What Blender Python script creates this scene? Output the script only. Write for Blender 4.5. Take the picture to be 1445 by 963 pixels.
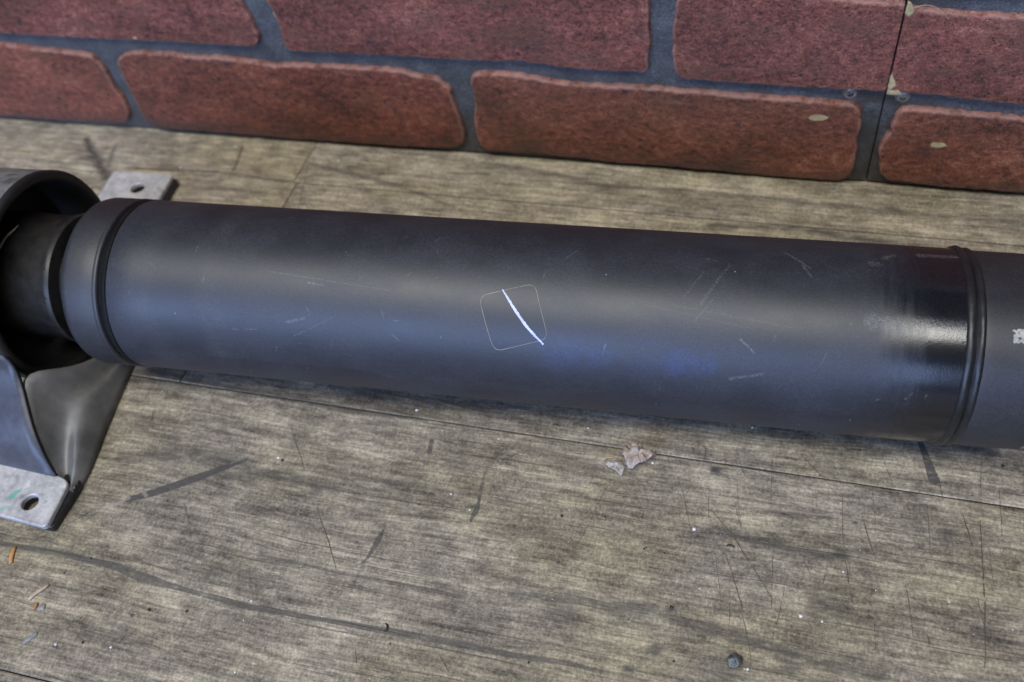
import bpy, bmesh, math, random
import numpy as np
from mathutils import Vector, Matrix, noise as mn

for o in list(bpy.data.objects):
    bpy.data.objects.remove(o)
S = bpy.context.scene
COL = S.collection
rnd = random.Random(7)

# ------------------------------------------------------------------ camera
cd = bpy.data.cameras.new('camera')
cam = bpy.data.objects.new('camera', cd)
COL.objects.link(cam)
cd.sensor_fit = 'HORIZONTAL'
cd.sensor_width = 22.3
cd.lens = 22.3 * 1326.23 / 1445.0
cd.clip_start = 0.01
cd.clip_end = 50
RC = Matrix(((0.9622916, -0.1203434, 0.2439513),
             (0.2480687, 0.7562022, -0.6054917),
             (-0.1116096, 0.6431763, 0.7575405)))
cam.matrix_world = Matrix.Translation((0, 0, 0.40)) @ RC.to_4x4()
cd.dof.use_dof = True
cd.dof.focus_distance = 0.425
cd.dof.aperture_fstop = 5.0
S.camera = cam

# ------------------------------------------------------------------ world, lamps, exposure
W = bpy.data.worlds.new("World")
S.world = W
W.use_nodes = True
bg = W.node_tree.nodes['Background']
bg.inputs[0].default_value = (0.74, 0.83, 1.0, 1)
bg.inputs[1].default_value = 0.08
S.view_settings.view_transform = 'Standard'
S.view_settings.look = 'None'
S.view_settings.gamma = 1
S.view_settings.exposure = 0
S.render.engine = 'CYCLES'


def area(name, loc, target, sx, sy, power, col):
    l = bpy.data.lights.new(name, 'AREA')
    l.shape = 'RECTANGLE'
    l.size, l.size_y = sx, sy
    l.energy = power
    l.color = col
    o = bpy.data.objects.new(name, l)
    COL.objects.link(o)
    o.location = loc
    d = Vector(target) - Vector(loc)
    o.rotation_euler = d.to_track_quat('-Z', 'Y').to_euler()
    return o


area('ceiling_lamp', (-0.25, -0.45, 1.72), (-0.15, 0.25, 0), 1.9, 0.42, 37.0, (1.0, 0.98, 0.92))
area('doorway_light', (-0.7, -2.3, 0.85), (-0.1, 0.33, 0.05), 3.2, 1.1, 95.0, (0.40, 0.56, 1.0))

# ------------------------------------------------------------------ helpers


def tag(o, label=None, cat=None, group=None, kind=None):
    if label: o['label'] = label
    if cat: o['category'] = cat
    if group: o['group'] = group
    if kind: o['kind'] = kind
    return o


def mesh_ob(name, verts, faces, mat=None, parent=None, smooth=True):
    me = bpy.data.meshes.new(name)
    me.from_pydata([tuple(v) for v in verts], [], faces)
    me.update()
    if smooth is not None:
        for p in me.polygons: p.use_smooth = smooth
    o = bpy.data.objects.new(name, me)
    COL.objects.link(o)
    if mat: me.materials.append(mat)
    if parent: o.parent = parent
    return o


def fix_normals(o):
    bm = bmesh.new(); bm.from_mesh(o.data)
    bmesh.ops.recalc_face_normals(bm, faces=bm.faces)
    bm.to_mesh(o.data); bm.free()


def empty(name, loc=(0, 0, 0)):
    o = bpy.data.objects.new(name, None)
    COL.objects.link(o)
    o.location = loc
    o.empty_display_size = 0.02
    return o


def n3(x, y, z=0.0):
    return mn.noise(Vector((x, y, z)))


def FP(u, v, z=0.0):
    """measured photo point -> (x, y) on the floor"""
    d = RC @ Vector(((u - 722.5) / 1326.23, -(v - 481.5) / 1326.23, -1.0))
    t = (z - 0.40) / d.z
    return (d.x * t, d.y * t)


# ---- node helper
class NT:
    def __init__(self, name):
        self.m = bpy.data.materials.new(name)
        self.m.use_nodes = True
        self.t = self.m.node_tree
        self.t.nodes.clear()
        self.out = self.t.nodes.new('ShaderNodeOutputMaterial')
        self.bsdf = self.t.nodes.new('ShaderNodeBsdfPrincipled')
        self.t.links.new(self.bsdf.outputs[0], self.out.inputs[0])
        self.tc = self.t.nodes.new('ShaderNodeTexCoord')
        self.oc = self.tc.outputs['Object']

    def set(self, key, v):
        self.link(v, self.bsdf.inputs[key])

    def link(self, v, sock):
        if isinstance(v, bpy.types.NodeSocket):
            self.t.links.new(v, sock)
        else:
            if sock.type == 'RGBA' and len(v) == 3: v = (*v, 1)
            sock.default_value = v

    def math(self, op, a, b=0.0, c=0.0, clamp=False):
        n = self.t.nodes.new('ShaderNodeMath'); n.operation = op; n.use_clamp = clamp
        for i, v in enumerate((a, b, c)): self.link(v, n.inputs[i])
        return n.outputs[0]

    def vmath(self, op, a, b=(0, 0, 0), scale=None):
        n = self.t.nodes.new('ShaderNodeVectorMath'); n.operation = op
        self.link(a, n.inputs[0])
        if op != 'SCALE': self.link(b, n.inputs[1])
        if scale is not None: self.link(scale, n.inputs['Scale'])
        return n.outputs['Value'] if op in ('DOT_PRODUCT', 'LENGTH', 'DISTANCE') else n.outputs['Vector']

    def noise(self, vec, scale=1.0, detail=3.0, rough=0.55, dist=0.0, color=False):
        n = self.t.nodes.new('ShaderNodeTexNoise')
        self.link(vec, n.inputs['Vector'])
        n.inputs['Scale'].default_value = scale
        n.inputs['Detail'].default_value = detail
        n.inputs['Roughness'].default_value = rough
        n.inputs['Distortion'].default_value = dist
        return n.outputs['Color' if color else 'Fac']

    def voro(self, vec, scale, feature='F1', rand=1.0):
        n = self.t.nodes.new('ShaderNodeTexVoronoi'); n.feature = feature
        self.link(vec, n.inputs['Vector'])
        n.inputs['Scale'].default_value = scale
        n.inputs['Randomness'].default_value = rand
        return n

    def scale(self, vec, s):
        return self.vmath('MULTIPLY', vec, s)

    def ramp(self, fac, stops, interp='LINEAR'):
        n = self.t.nodes.new('ShaderNodeValToRGB')
        cr = n.color_ramp; cr.interpolation = interp
        while len(cr.elements) < len(stops): cr.elements.new(0.5)
        for e, (p, c) in zip(cr.elements, stops):
            e.position = p
            if not isinstance(c, tuple): c = (c, c, c)
            e.color = (*c, 1)
        self.link(fac, n.inputs[0])
        return n.outputs[0]

    def smooth(self, v, a, b, lo=0.0, hi=1.0):
        n = self.t.nodes.new('ShaderNodeMapRange'); n.interpolation_type = 'SMOOTHSTEP'
        self.link(v, n.inputs[0])
        for i, k in enumerate((a, b, lo, hi)): self.link(k, n.inputs[i + 1])
        return n.outputs[0]

    def mix(self, fac, a, b, mode='MIX'):
        n = self.t.nodes.new('ShaderNodeMix'); n.data_type = 'RGBA'; n.blend_type = mode
        self.link(fac, n.inputs[0]); self.link(a, n.inputs[6]); self.link(b, n.inputs[7])
        return n.outputs[2]

    def sep(self, v):
        n = self.t.nodes.new('ShaderNodeSeparateXYZ'); self.link(v, n.inputs[0]); return n.outputs

    def comb(self, x, y, z=0.0):
        n = self.t.nodes.new('ShaderNodeCombineXYZ')
        for i, v in enumerate((x, y, z)): self.link(v, n.inputs[i])
        return n.outputs[0]

    def bump(self, h, strength, dist, prev=None):
        n = self.t.nodes.new('ShaderNodeBump')
        n.inputs['Strength'].default_value = strength
        n.inputs['Distance'].default_value = dist
        self.link(h, n.inputs['Height'])
        if prev is not None: self.link(prev, n.inputs['Normal'])
        return n.outputs[0]

    def rand(self):
        return self.t.nodes.new('ShaderNodeObjectInfo').outputs['Random']

    def seg(self, P, a, b, w0, w1=None, soft=0.5):
        """mask (0-1) of a mark running from a to b, w0 wide tapering to w1"""
        if w1 is None: w1 = w0
        g = self.t.nodes.new('ShaderNodeGroup'); g.node_tree = seg_group()
        if getattr(self, 'prev', None) is not None:   # chained, so that the marks are evaluated one after another
            P = self.vmath('ADD', P, self.math('MULTIPLY', self.prev, 1e-9))
        self.link(P, g.inputs[0])
        g.inputs[1].default_value = (a[0], a[1], 0)
        ba = (b[0] - a[0], b[1] - a[1], 0)
        L2 = ba[0] ** 2 + ba[1] ** 2
        g.inputs[2].default_value = ba
        g.inputs[3].default_value = 1.0 / L2
        g.inputs[4].default_value = w0
        g.inputs[5].default_value = w1
        g.inputs[6].default_value = soft
        self.prev = g.outputs[0]
        return g.outputs[0]


def seg_group():
    if 'mark_segment' in bpy.data.node_groups: return bpy.data.node_groups['mark_segment']
    t = bpy.data.node_groups.new('mark_segment', 'ShaderNodeTree')
    for nm, ty in (('P', 'NodeSocketVector'), ('A', 'NodeSocketVector'), ('BA', 'NodeSocketVector'),
                   ('IL2', 'NodeSocketFloat'), ('W0', 'NodeSocketFloat'), ('W1', 'NodeSocketFloat'), ('Soft', 'NodeSocketFloat')):
        t.interface.new_socket(nm, in_out='INPUT', socket_type=ty)
    t.interface.new_socket('Mask', in_out='OUTPUT', socket_type='NodeSocketFloat')
    gi = t.nodes.new('NodeGroupInput'); go = t.nodes.new('NodeGroupOutput'); L = t.links.new

    def vm(op, a, b=None, s=None):
        n = t.nodes.new('ShaderNodeVectorMath'); n.operation = op; L(a, n.inputs[0])
        if b is not None: L(b, n.inputs[1])
        if s is not None: L(s, n.inputs['Scale'])
        return n.outputs['Value'] if op in ('DOT_PRODUCT', 'LENGTH') else n.outputs['Vector']

    def mt(op, a, b, clamp=False):
        n = t.nodes.new('ShaderNodeMath'); n.operation = op; n.use_clamp = clamp
        for i, v in enumerate((a, b)):
            if isinstance(v, float): n.inputs[i].default_value = v
            else: L(v, n.inputs[i])
        return n.outputs[0]
    pa = vm('SUBTRACT', gi.outputs[0], gi.outputs[1])
    h = mt('MULTIPLY', vm('DOT_PRODUCT', pa, gi.outputs[2]), gi.outputs[3], True)
    d = vm('LENGTH', vm('SUBTRACT', pa, vm('SCALE', gi.outputs[2], s=h)))
    w = mt('ADD', mt('MULTIPLY', gi.outputs[4], mt('SUBTRACT', 1.0, h)), mt('MULTIPLY', gi.outputs[5], h))
    mr = t.nodes.new('ShaderNodeMapRange'); mr.interpolation_type = 'SMOOTHSTEP'
    L(d, mr.inputs[0])
    L(mt('MULTIPLY', w, mt('SUBTRACT', 1.0, gi.outputs[6])), mr.inputs[1])
    L(mt('MULTIPLY', w, mt('ADD', 1.0, gi.outputs[6])), mr.inputs[2])
    mr.inputs[3].default_value = 1.0; mr.inputs[4].default_value = 0.0
    L(mr.outputs[0], go.inputs[0])
    return t


# ------------------------------------------------------------------ materials
def mat_wood():
    m = NT('worn_wood_plank')
    x, y, z = m.sep(m.oc)
    r = m.math('MULTIPLY', m.rand(), 3.7)
    P = m.comb(m.math('ADD', x, r), y, r)
    # the grain wanders gently across each board
    wv = m.noise(m.scale(P, (6, 10, 1)), 1, 3, .5)
    wv2 = m.noise(m.scale(P, (28, 60, 1)), 1, 2, .5)
    yy = m.math('ADD', m.math('MULTIPLY_ADD', m.math('SUBTRACT', wv, .5), .010, y), m.math('MULTIPLY', m.math('SUBTRACT', wv2, .5), .0012))
    G = m.comb(m.math('ADD', x, r), yy, r)
    fine = m.noise(m.scale(G, (85, 1050, 1)), 1, 3, .65)
    mid = m.noise(m.scale(G, (38, 400, 1)), 1, 4, .66)
    broad = m.noise(m.scale(G, (11, 110, 1)), 1, 3, .6)
    patch = m.noise(m.scale(G, (24, 44, 1)), 1, 4, .66)
    cross = m.noise(m.scale(P, (620, 380, 1)), 1, 2, .6)
    speck = m.noise(m.scale(P, (900, 900, 1)), 1, 2, .6)
    v = m.math('MULTIPLY', fine, .36)
    v = m.math('MULTIPLY_ADD', mid, .50, v)
    v = m.math('MULTIPLY_ADD', broad, .26, v)
    v = m.math('MULTIPLY_ADD', patch, .42, v)
    iso = m.noise(m.scale(P, (95, 120, 1)), 1, 5, .72)
    v = m.math('MULTIPLY_ADD', iso, .42, v)
    v = m.math('MULTIPLY_ADD', cross, .26, v)
    v = m.math('MULTIPLY_ADD', speck, .36, v)          # mean about 1.07
    col = m.ramp(m.math('MULTIPLY_ADD', m.math('MULTIPLY_ADD', m.smooth(y, .33, .37), .06, v), 1.85, -1.885), [
        (0.0, (.040, .035, .031)), (.20, (.098, .086, .072)), (.40, (.170, .151, .124)),
        (.58, (.255, .229, .186)), (.78, (.385, .348, .278)), (1.0, (.56, .51, .415))])
    # warm / cool drift
    hue = m.noise(m.scale(P, (9, 16, 1)), 1, 3, .6)
    col = m.mix(m.smooth(hue, .40, .66), m.mix(1.0, col, (1.0, .98, .97), 'MULTIPLY'), m.mix(1.0, col, (1.03, 1.0, .88), 'MULTIPLY'))
    # thin dark grain lines
    ln = m.noise(m.scale(G, (9, 620, 1)), 1, 2, .5)
    col = m.mix(m.math('MULTIPLY', m.smooth(ln, .64, .74), .60), col, (.055, .048, .042))
    ln2 = m.noise(m.scale(G, (5, 170, 1)), 1, 3, .55)
    col = m.mix(m.math('MULTIPLY', m.smooth(ln2, .62, .72), .35), col, (.070, .063, .056))
    # grimy patches
    g = m.noise(m.scale(P, (26, 40, 1)), 1, 5, .68)
    col = m.mix(m.math('MULTIPLY', m.smooth(g, .54, .70), .28), col, (.068, .064, .060))
    # small pits
    vo = m.voro(m.scale(P, (1, 1, 0)), 55)
    pit = m.math('MULTIPLY', m.smooth(vo.outputs['Distance'], .035, .075, 1, 0), m.smooth(m.noise(P, 60, 1), .5, .56))
    col = m.mix(m.math('MULTIPLY', pit, .7), col, (.03, .026, .022))
    # stains, gouges and scuffs: soft / hard / pale fields stored on the boards' vertices
    at = m.t.nodes.new('ShaderNodeAttribute'); at.attribute_name = 'marks'
    mr, mg, mb = m.sep(at.outputs['Vector'])
    en = m.noise(m.scale(P, (700, 900, 0)), 1, 3, .65)
    en2 = m.noise(m.scale(P, (120, 420, 0)), 1, 4, .65)
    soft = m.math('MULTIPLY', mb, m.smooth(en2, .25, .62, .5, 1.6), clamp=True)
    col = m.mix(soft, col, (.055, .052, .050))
    hard = m.smooth(m.math('MULTIPLY_ADD', m.math('SUBTRACT', en, .5), .34, mr), .43, .60)
    hard = m.math('MULTIPLY', hard, m.smooth(en2, .22, .50, .45, 1.0))
    col = m.mix(m.math('MULTIPLY', hard, at.outputs['Alpha']), col, m.mix(en2, (.040, .037, .036), (.080, .078, .080)))
    pale = m.smooth(m.math('MULTIPLY_ADD', m.math('SUBTRACT', en, .5), .6, mg), .46, .66)
    col = m.mix(m.math('MULTIPLY', pale, .55), col, (.30, .28, .25))
    m.set('Base Color', col)
    ro = m.math('MULTIPLY_ADD', mid, .22, .42)
    m.set('Roughness', ro)
    m.set('Specular IOR Level', .35)
    h = m.math('ADD', m.math('MULTIPLY', mid, .5), m.math('MULTIPLY_ADD', fine, .35, m.math('MULTIPLY', m.smooth(ln, .64, .74), -.5)))
    m.set('Normal', m.bump(h, .35, .0006))
    return m.m


def mat_brick():
    m = NT('fired_brick_red')
    x, y, z = m.sep(m.oc)
    rd = m.rand()
    r = m.math('MULTIPLY', rd, 9.0)
    P = m.comb(x, y, z)
    P = m.vmath('ADD', P, m.comb(r, r, 0))
    big = m.noise(m.scale(P, (18, 18, 34)), 1, 4, .62)
    med = m.noise(m.scale(P, (200, 200, 300)), 1, 5, .70)
    fin = m.noise(m.scale(P, (900, 900, 900)), 1, 3, .75)
    v = m.math('MULTIPLY_ADD', med, .50, m.math('MULTIPLY_ADD', fin, .50, m.math('MULTIPLY', big, .35)))
    col = m.ramp(m.math('MULTIPLY_ADD', v, 2.8, -1.44), [
        (0, (.022, .010, .009)), (.22, (.078, .026, .020)), (.5, (.172, .056, .041)), (.78, (.28, .104, .078)), (1, (.42, .24, .20))])
    # brownish lower edge, brick-to-brick shift
    br = m.noise(m.scale(P, (30, 30, 60)), 1, 4, .6)
    col = m.mix(m.math('MULTIPLY', m.smooth(br, .5, .68), .55), col, (.115, .055, .036))
    col = m.mix(m.math('MULTIPLY', m.smooth(rd, .2, .9), .35), col, m.mix(1.0, col, (1.05, .78, .80), 'MULTIPLY'))
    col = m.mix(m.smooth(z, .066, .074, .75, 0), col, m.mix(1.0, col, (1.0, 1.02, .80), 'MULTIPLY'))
    # pale streaks along the brick
    st = m.noise(m.scale(P, (14, 14, 330)), 1, 3, .6)
    col = m.mix(m.math('MULTIPLY', m.smooth(st, .62, .76), .30), col, (.34, .20, .17))
    # dark pits
    vo = m.voro(P, 130)
    pit = m.math('MULTIPLY', m.smooth(vo.outputs['Distance'], .10, .26, 1, 0), m.smooth(m.noise(P, 45, 2), .52, .62))
    col = m.mix(m.math('MULTIPLY', pit, .75), col, (.022, .020, .024))
    vo2 = m.voro(P, 420)
    p2 = m.math('MULTIPLY', m.smooth(vo2.outputs['Distance'], .16, .34, 1, 0), m.smooth(m.noise(P, 120, 3), .46, .60))
    col = m.mix(m.math('MULTIPLY', p2, .7), col, (.030, .018, .018))
    dk = m.noise(m.scale(P, (38, 38, 60)), 1, 5, .7)
    col = m.mix(m.math('MULTIPLY', m.smooth(dk, .56, .70), .55), col, (.040, .026, .026))
    fl = m.noise(m.scale(P, (330, 330, 700)), 1, 3, .7)
    col = m.mix(m.math('MULTIPLY', m.smooth(fl, .60, .74), .35), col, (.44, .22, .18))
    # worn pale arris
    at = m.t.nodes.new('ShaderNodeAttribute'); at.attribute_name = 'arris'
    wear = m.math('MULTIPLY', at.outputs['Fac'], m.smooth(m.noise(P, 110, 3), .30, .55))
    col = m.mix(m.math('MULTIPLY', wear, .45), col, (.50, .30, .26))
    # grime close to the floor
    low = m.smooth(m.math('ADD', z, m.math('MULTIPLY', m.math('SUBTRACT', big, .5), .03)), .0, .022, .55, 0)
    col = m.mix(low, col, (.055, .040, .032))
    m.set('Base Color', col)
    m.set('Roughness', m.math('MULTIPLY_ADD', med, .3, .42))
    m.set('Specular IOR Level', .4)
    b1 = m.bump(med, .7, .0016)
    b2 = m.bump(m.math('SUBTRACT', fin, m.math('ADD', m.math('MULTIPLY', pit, .8), m.math('MULTIPLY', p2, .8))), .7, .0008, b1)
    m.set('Normal', b2)
    return m.m


def mat_mortar():
    m = NT('slate_mortar')
    x, y, z = m.sep(m.oc)
    big = m.noise(m.oc, 60, 5, .7)
    fin = m.noise(m.oc, 700, 4, .75)
    v = m.math('MULTIPLY_ADD', fin, .6, m.math('MULTIPLY', big, .4))
    col = m.ramp(v, [(.32, (.020, .022, .026)), (.47, (.052, .057, .066)), (.58, (.090, .098, .112)), (.72, (.24, .25, .27))])
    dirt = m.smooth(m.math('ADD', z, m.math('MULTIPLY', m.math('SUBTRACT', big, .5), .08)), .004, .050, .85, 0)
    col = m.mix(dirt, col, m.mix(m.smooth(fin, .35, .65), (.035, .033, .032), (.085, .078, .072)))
    near = m.smooth(m.math('ABSOLUTE', m.math('SUBTRACT', x, .0064)), .006, .030, .95, 0)
    near = m.math('MULTIPLY', near, m.smooth(m.noise(m.oc, 90, 3), .35, .55))
    col = m.mix(near, col, (.040, .036, .034))
    m.set('Base Color', col)
    m.set('Roughness', .5)
    m.set('Normal', m.bump(fin, .7, .0012))
    return m.m


TR = 0.0447455


def mat_shaft(gloss_end=True, name='satin_black_paint', base=(.0105, .0125, .020), marks=True):
    m = NT(name)
    x, y, z = m.sep(m.oc)
    th = m.math('ARCTAN2', z, y)
    ar = m.math('MULTIPLY', th, TR)
    C2 = m.comb(x, ar, 0)
    dust = m.noise(m.scale(C2, (24, 30, 1)), 1, 5, .66)
    fin = m.noise(m.oc, 1200, 2, .6)
    band = m.noise(m.scale(C2, (70, 5, 1)), 1, 3, .55)
    col = m.mix(m.smooth(dust, .35, .68), base, (base[0] * 1.8, base[1] * 1.7, base[2] * 1.6))
    ro = m.math('MULTIPLY_ADD', dust, .26, .39)
    if marks:
        # cleaner, glossier paint towards the weld
        g = m.math('ADD', x, m.math('MULTIPLY', m.math('SUBTRACT', m.noise(m.scale(C2, (200, 26, 1)), 1, 4, .6), .5), .032))
        gl = m.smooth(g, .422, .458)
        ro = m.math('MULTIPLY_ADD', gl, -.33, ro)
        col = m.mix(gl, col, (.006, .006, .008))
        # faint rings rubbed into the dust
        xw = m.math('MULTIPLY_ADD', m.math('SUBTRACT', m.noise(C2, 60, 3, .6), .5), .012, x)
        for c, w, k in ((.091, .012, .25), (.126, .010, .3), (.140, .006, -.3)):
            rg = m.math('MULTIPLY', m.smooth(m.math('ABSOLUTE', m.math('SUBTRACT', xw, c)), 0.0, w, 1, 0), m.smooth(m.noise(C2, 40, 3), .35, .6))
            ro = m.math('MULTIPLY_ADD', rg, -.05 * k, ro)
            col = m.mix(m.math('MULTIPLY', rg, abs(k) * .5), col, (.075, .075, .085) if k > 0 else (.02, .02, .022))
        # blue-violet patches: staining plus tinted reflection, painted into the base colour
        for a, b, w, k in (((.350, .1200), (.361, .1190), .0055, .95), ((.295, .120), (.314, .119), .007, .65), ((.335, .118), (.345, .118), .008, .3)):
            s_ = m.math('MULTIPLY', m.seg(C2, a, b, w, w * .8, soft=.98), m.smooth(m.noise(C2, 160, 4, .65), .25, .6))
            col = m.mix(m.math('MULTIPLY', s_, k), col, (.018, .028, .085))
        # hairline scratches and scuffs
        jit = m.noise(m.oc, 500, 3, .6, color=True)
        Q = m.vmath('ADD', C2, m.vmath('MULTIPLY', m.vmath('SUBTRACT', jit, (.5, .5, .5)), (.0012, .0012, 0)))
        brk = m.smooth(m.noise(m.oc, 1300, 3, .7), .34, .72)
        rs = random.Random(5)
        lst = []

        def deg(d): return math.radians(d) * TR
        for (s0, d0, s1, d1, w, k) in [
                (.357, 118, .368, 92, .0007, .30), (.349, 116, .357, 98, .0005, .25), (.375, 136, .381, 143, .0005, .8), (.372, 160, .386, 155, .0008, .5),
                (.295, 95, .30, 88, .0004, .5), (.392, 78, .402, 90, .0005, .55), (.399, 88, .403, 97, .0006, .5), (.155, 118, .215, 124, .0003, .4),
                (.175, 123, .182, 124, .0006, .6), (.165, 148, .174, 145, .0008, .5), (.168, 157, .188, 143, .0003, .4), (.345, 120, .40, 128, .0004, .2),
                (.333, 121, .38, 130, .0004, .18), (.355, 128, .362, 115, .0004, .3)]:
            lst.append(((s0, deg(d0)), (s1, deg(d1)), w, k))
        for i in range(44):
            s0 = rs.uniform(.08, .46); a0 = deg(rs.uniform(70, 172)); L = rs.uniform(.001, .006); an = rs.uniform(-2, 2)
            lst.append(((s0, a0), (s0 + L * math.cos(an), a0 + L * math.sin(an)), rs.uniform(.00015, .00045), rs.uniform(.15, .6)))
        for a, b, w, k in lst:
            s_ = m.math('MULTIPLY', m.math('MULTIPLY', m.seg(Q, a, b, w, w * .6, soft=.7), brk), k * .6)
            col = m.mix(s_, col, (.27, .27, .30))
        # scuff patches by the weld, the two largest painting in the lamp's soft highlight
        for a, b, w, k in (((.440, deg(122.5)), (.466, deg(122)), .0042, .38), ((.428, deg(121)), (.434, deg(121)), .0032, .5), ((.449, deg(71)), (.464, deg(70)), .0016, .45),
                           ((.434, deg(77)), (.438, deg(73)), .0014, .35), ((.428, deg(83)), (.431, deg(83)), .0018, .3)):
            s_ = m.math('MULTIPLY', m.math('MULTIPLY', m.seg(Q, a, b, w, w * .8, soft=.5), brk), k)
            col = m.mix(s_, col, (.20, .20, .21))
            ro = m.math('MULTIPLY_ADD', s_, .12, ro)
    # pale dust specks
    vo = m.voro(m.oc, 140)
    col = m.mix(m.smooth(fin, .35, .75), m.mix(1.0, col, (.75, .75, .75), 'MULTIPLY'), m.mix(1.0, col, (1.5, 1.5, 1.5), 'MULTIPLY'))
    sp = m.math('MULTIPLY', m.smooth(vo.outputs['Distance'], .03, .055, 1, 0), m.smooth(m.noise(m.oc, 70, 1), .54, .60))
    col = m.mix(m.math('MULTIPLY', sp, .6), col, (.42, .42, .44))
    m.set('Base Color', col)
    m.set('Roughness', ro)
    m.set('Specular IOR Level', .75)
    b0 = m.bump(band, .15, .0004)
    m.set('Normal', m.bump(fin, .12, .0003, b0))
    return m.m


def mat_simple(name, c0, c1, rough, scale=200, metal=0.0, bump=.2, spec=.5, bd=.0004, sx=(1, 1, 1)):
    m = NT(name)
    P = m.scale(m.oc, sx)
    a = m.noise(P, scale, 4, .62)
    b = m.noise(P, scale * .17, 4, .6)
    v = m.math('MULTIPLY_ADD', a, .5, m.math('MULTIPLY', b, .5))
    m.set('Base Color', m.ramp(v, [(.36, c0), (.64, c1)]))
    m.set('Roughness', m.math('MULTIPLY_ADD', b, .25, rough - .12))
    m.set('Metallic', metal)
    m.set('Specular IOR Level', spec)
    m.set('Normal', m.bump(a, bump, bd))
    return m


M_wood = mat_wood()
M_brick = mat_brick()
M_mortar = mat_mortar()
M_shaft = mat_shaft()
M_cap = mat_shaft(name='satin_black_paint_cap', marks=False, base=(.011, .012, .016))
M_dark = mat_simple('black_bead_and_shade', (.008, .008, .009), (.018, .018, .020), .38).m  # weld bead black, also painted on as shade in recesses and along rims
M_black_ = mat_simple('black_sealer', (.003, .003, .003), (.007, .007, .007), .6, spec=.25).m
M_rubber = mat_simple('black_rubber', (.009, .009, .010), (.020, .019, .019), .6, bump=.4, spec=.4).m
M_hub = mat_simple('oily_steel', (.009, .0085, .008), (.030, .028, .026), .42, 160, metal=.1, bump=.3).m
M_band = mat_simple('dull_steel_band', (.07, .075, .085), (.27, .28, .30), .42, 200, metal=.1, bump=.25, sx=(1, 1, 1)).m
M_strap = mat_simple('painted_steel_blue_grey', (.036, .037, .046), (.085, .088, .105), .38, 130, metal=.2, bump=.25).m
M_gusset = mat_simple('greasy_steel', (.10, .10, .10), (.23, .225, .22), .48, 60, metal=.1, bump=.15).m
M_under = mat_simple('floor_underlay', (.012, .011, .010), (.03, .028, .025), .9).m


# ------------------------------------------------------------------ stains and gouges in the boards
PX = .00040
DK = (.05, .05, .05)
MARKS = []


def poly(c, k, pts, w, soft=.5, broken=False):
    for i in range(len(pts) - 1):
        w0 = w[i] if isinstance(w, (list, tuple)) else w
        w1 = w[i + 1] if isinstance(w, (list, tuple)) else w
        kind = 2 if soft > .52 else (1 if c[0] > .2 else 0)
        MARKS.append((kind, k * (.8 if broken else 1), FP(*pts[i]), FP(*pts[i + 1]), w0 * PX, w1 * PX))


# long grey grain bands
poly((.062, .061, .062), .72, [(-30, 762), (90, 782), (165, 800), (200, 815), (260, 832), (350, 856), (445, 873), (560, 893), (650, 909), (723, 925), (800, 936), (850, 948)],
     [3.5, 4, 5, 6.5, 3, 4, 3, 4, 4.5, 3.5, 3, 1.5], soft=.5)
poly(DK, .5, [(262, 764), (400, 790), (480, 809), (560, 823), (723, 856)], [1, 2, 2, 1.6, .8], soft=.5)
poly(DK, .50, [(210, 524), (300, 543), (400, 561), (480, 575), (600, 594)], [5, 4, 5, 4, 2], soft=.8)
poly(DK, .45, [(723, 838), (800, 846), (923, 862)], [5, 7, 4], soft=.9, broken=True)
poly(DK, .55, [(930, 868), (1060, 905), (1160, 935), (1240, 955)], [3, 5, 7, 5], soft=.85, broken=True)
poly(DK, .50, [(1010, 745), (1095, 772), (1190, 790)], [2, 6, 2], soft=.8)
poly(DK, .50, [(440, 232), (560, 262), (640, 292)], [3, 4, 2], soft=.8, broken=True)
poly(DK, .50, [(1000, 318), (1120, 322), (1260, 345)], [3, 6, 4], soft=.8)
poly(DK, .45, [(700, 232), (860, 262), (1180, 290), (1445, 318)], [3, 4, 5, 3], soft=.8, broken=True)
poly(DK, .45, [(190, 238), (300, 243), (411, 256)], [2, 2, 2.5], soft=.6)
# scuffs and gouges
poly(DK, .45, [(165, 648), (240, 640), (312, 648), (350, 660)], [3, 9, 12, 7], soft=.95)
poly(DK, .45, [(310, 668), (400, 672), (470, 690)], [9, 9, 5], soft=.95)
poly((.078, .078, .082), .88, [(180, 705), (215, 696), (285, 672), (348, 648)], [4, 6, 6, 3], soft=.28)
poly((.30, .28, .24), .6, [(125, 726), (160, 713), (182, 703)], [1, 3, 3], soft=.5)
poly(DK, .6, [(85, 745), (125, 724)], [.8, 1.3], soft=.5)
poly((.42, .42, .45), .7, [(203, 695), (206, 700)], [3, 3], soft=.4)
poly((.33, .32, .28), .5, [(325, 654), (352, 646)], [1.2, 1.2], soft=.5)
poly((.036, .030, .025), .9, [(1296, 618), (1307, 645), (1318, 678)], [3, 4.5, 6.5], soft=.4)
poly((.46, .42, .34), .6, [(1309, 679), (1311, 680)], [1.2, 1.2], soft=.5)  # highlight at the gouge's lower end, painted as a pale dab
poly((.050, .046, .044), .75, [(541, 748), (534, 762), (518, 788)], [2, 4, 2], soft=.5)
poly((.050, .046, .044), .6, [(518, 788), (512, 794), (502, 798)], [1.5, 1.2, .8], soft=.5)
poly(DK, .4, [(514, 792), (500, 824)], [1.5, 1], soft=.8)
poly((.040, .037, .035), .80, [(677, 703), (672, 720), (664, 735)], [1.5, 4, 2], soft=.5)
poly((.30, .29, .26), .45, [(712, 632), (692, 652), (684, 668)], [1.5, 3, 2], soft=.8, broken=True)
poly(DK, .55, [(684, 668), (676, 704)], [1, 1.6], soft=.7)
poly((.042, .038, .034), .80, [(609, 622), (606, 638)], [3, 3.5], soft=.5)
poly((.35, .32, .26), .5, [(617, 624), (614, 632)], [1.5, 1.5], soft=.5)
poly((.042, .038, .034), .80, [(216, 582), (214, 594)], [1.6, 1.8], soft=.5)
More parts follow.
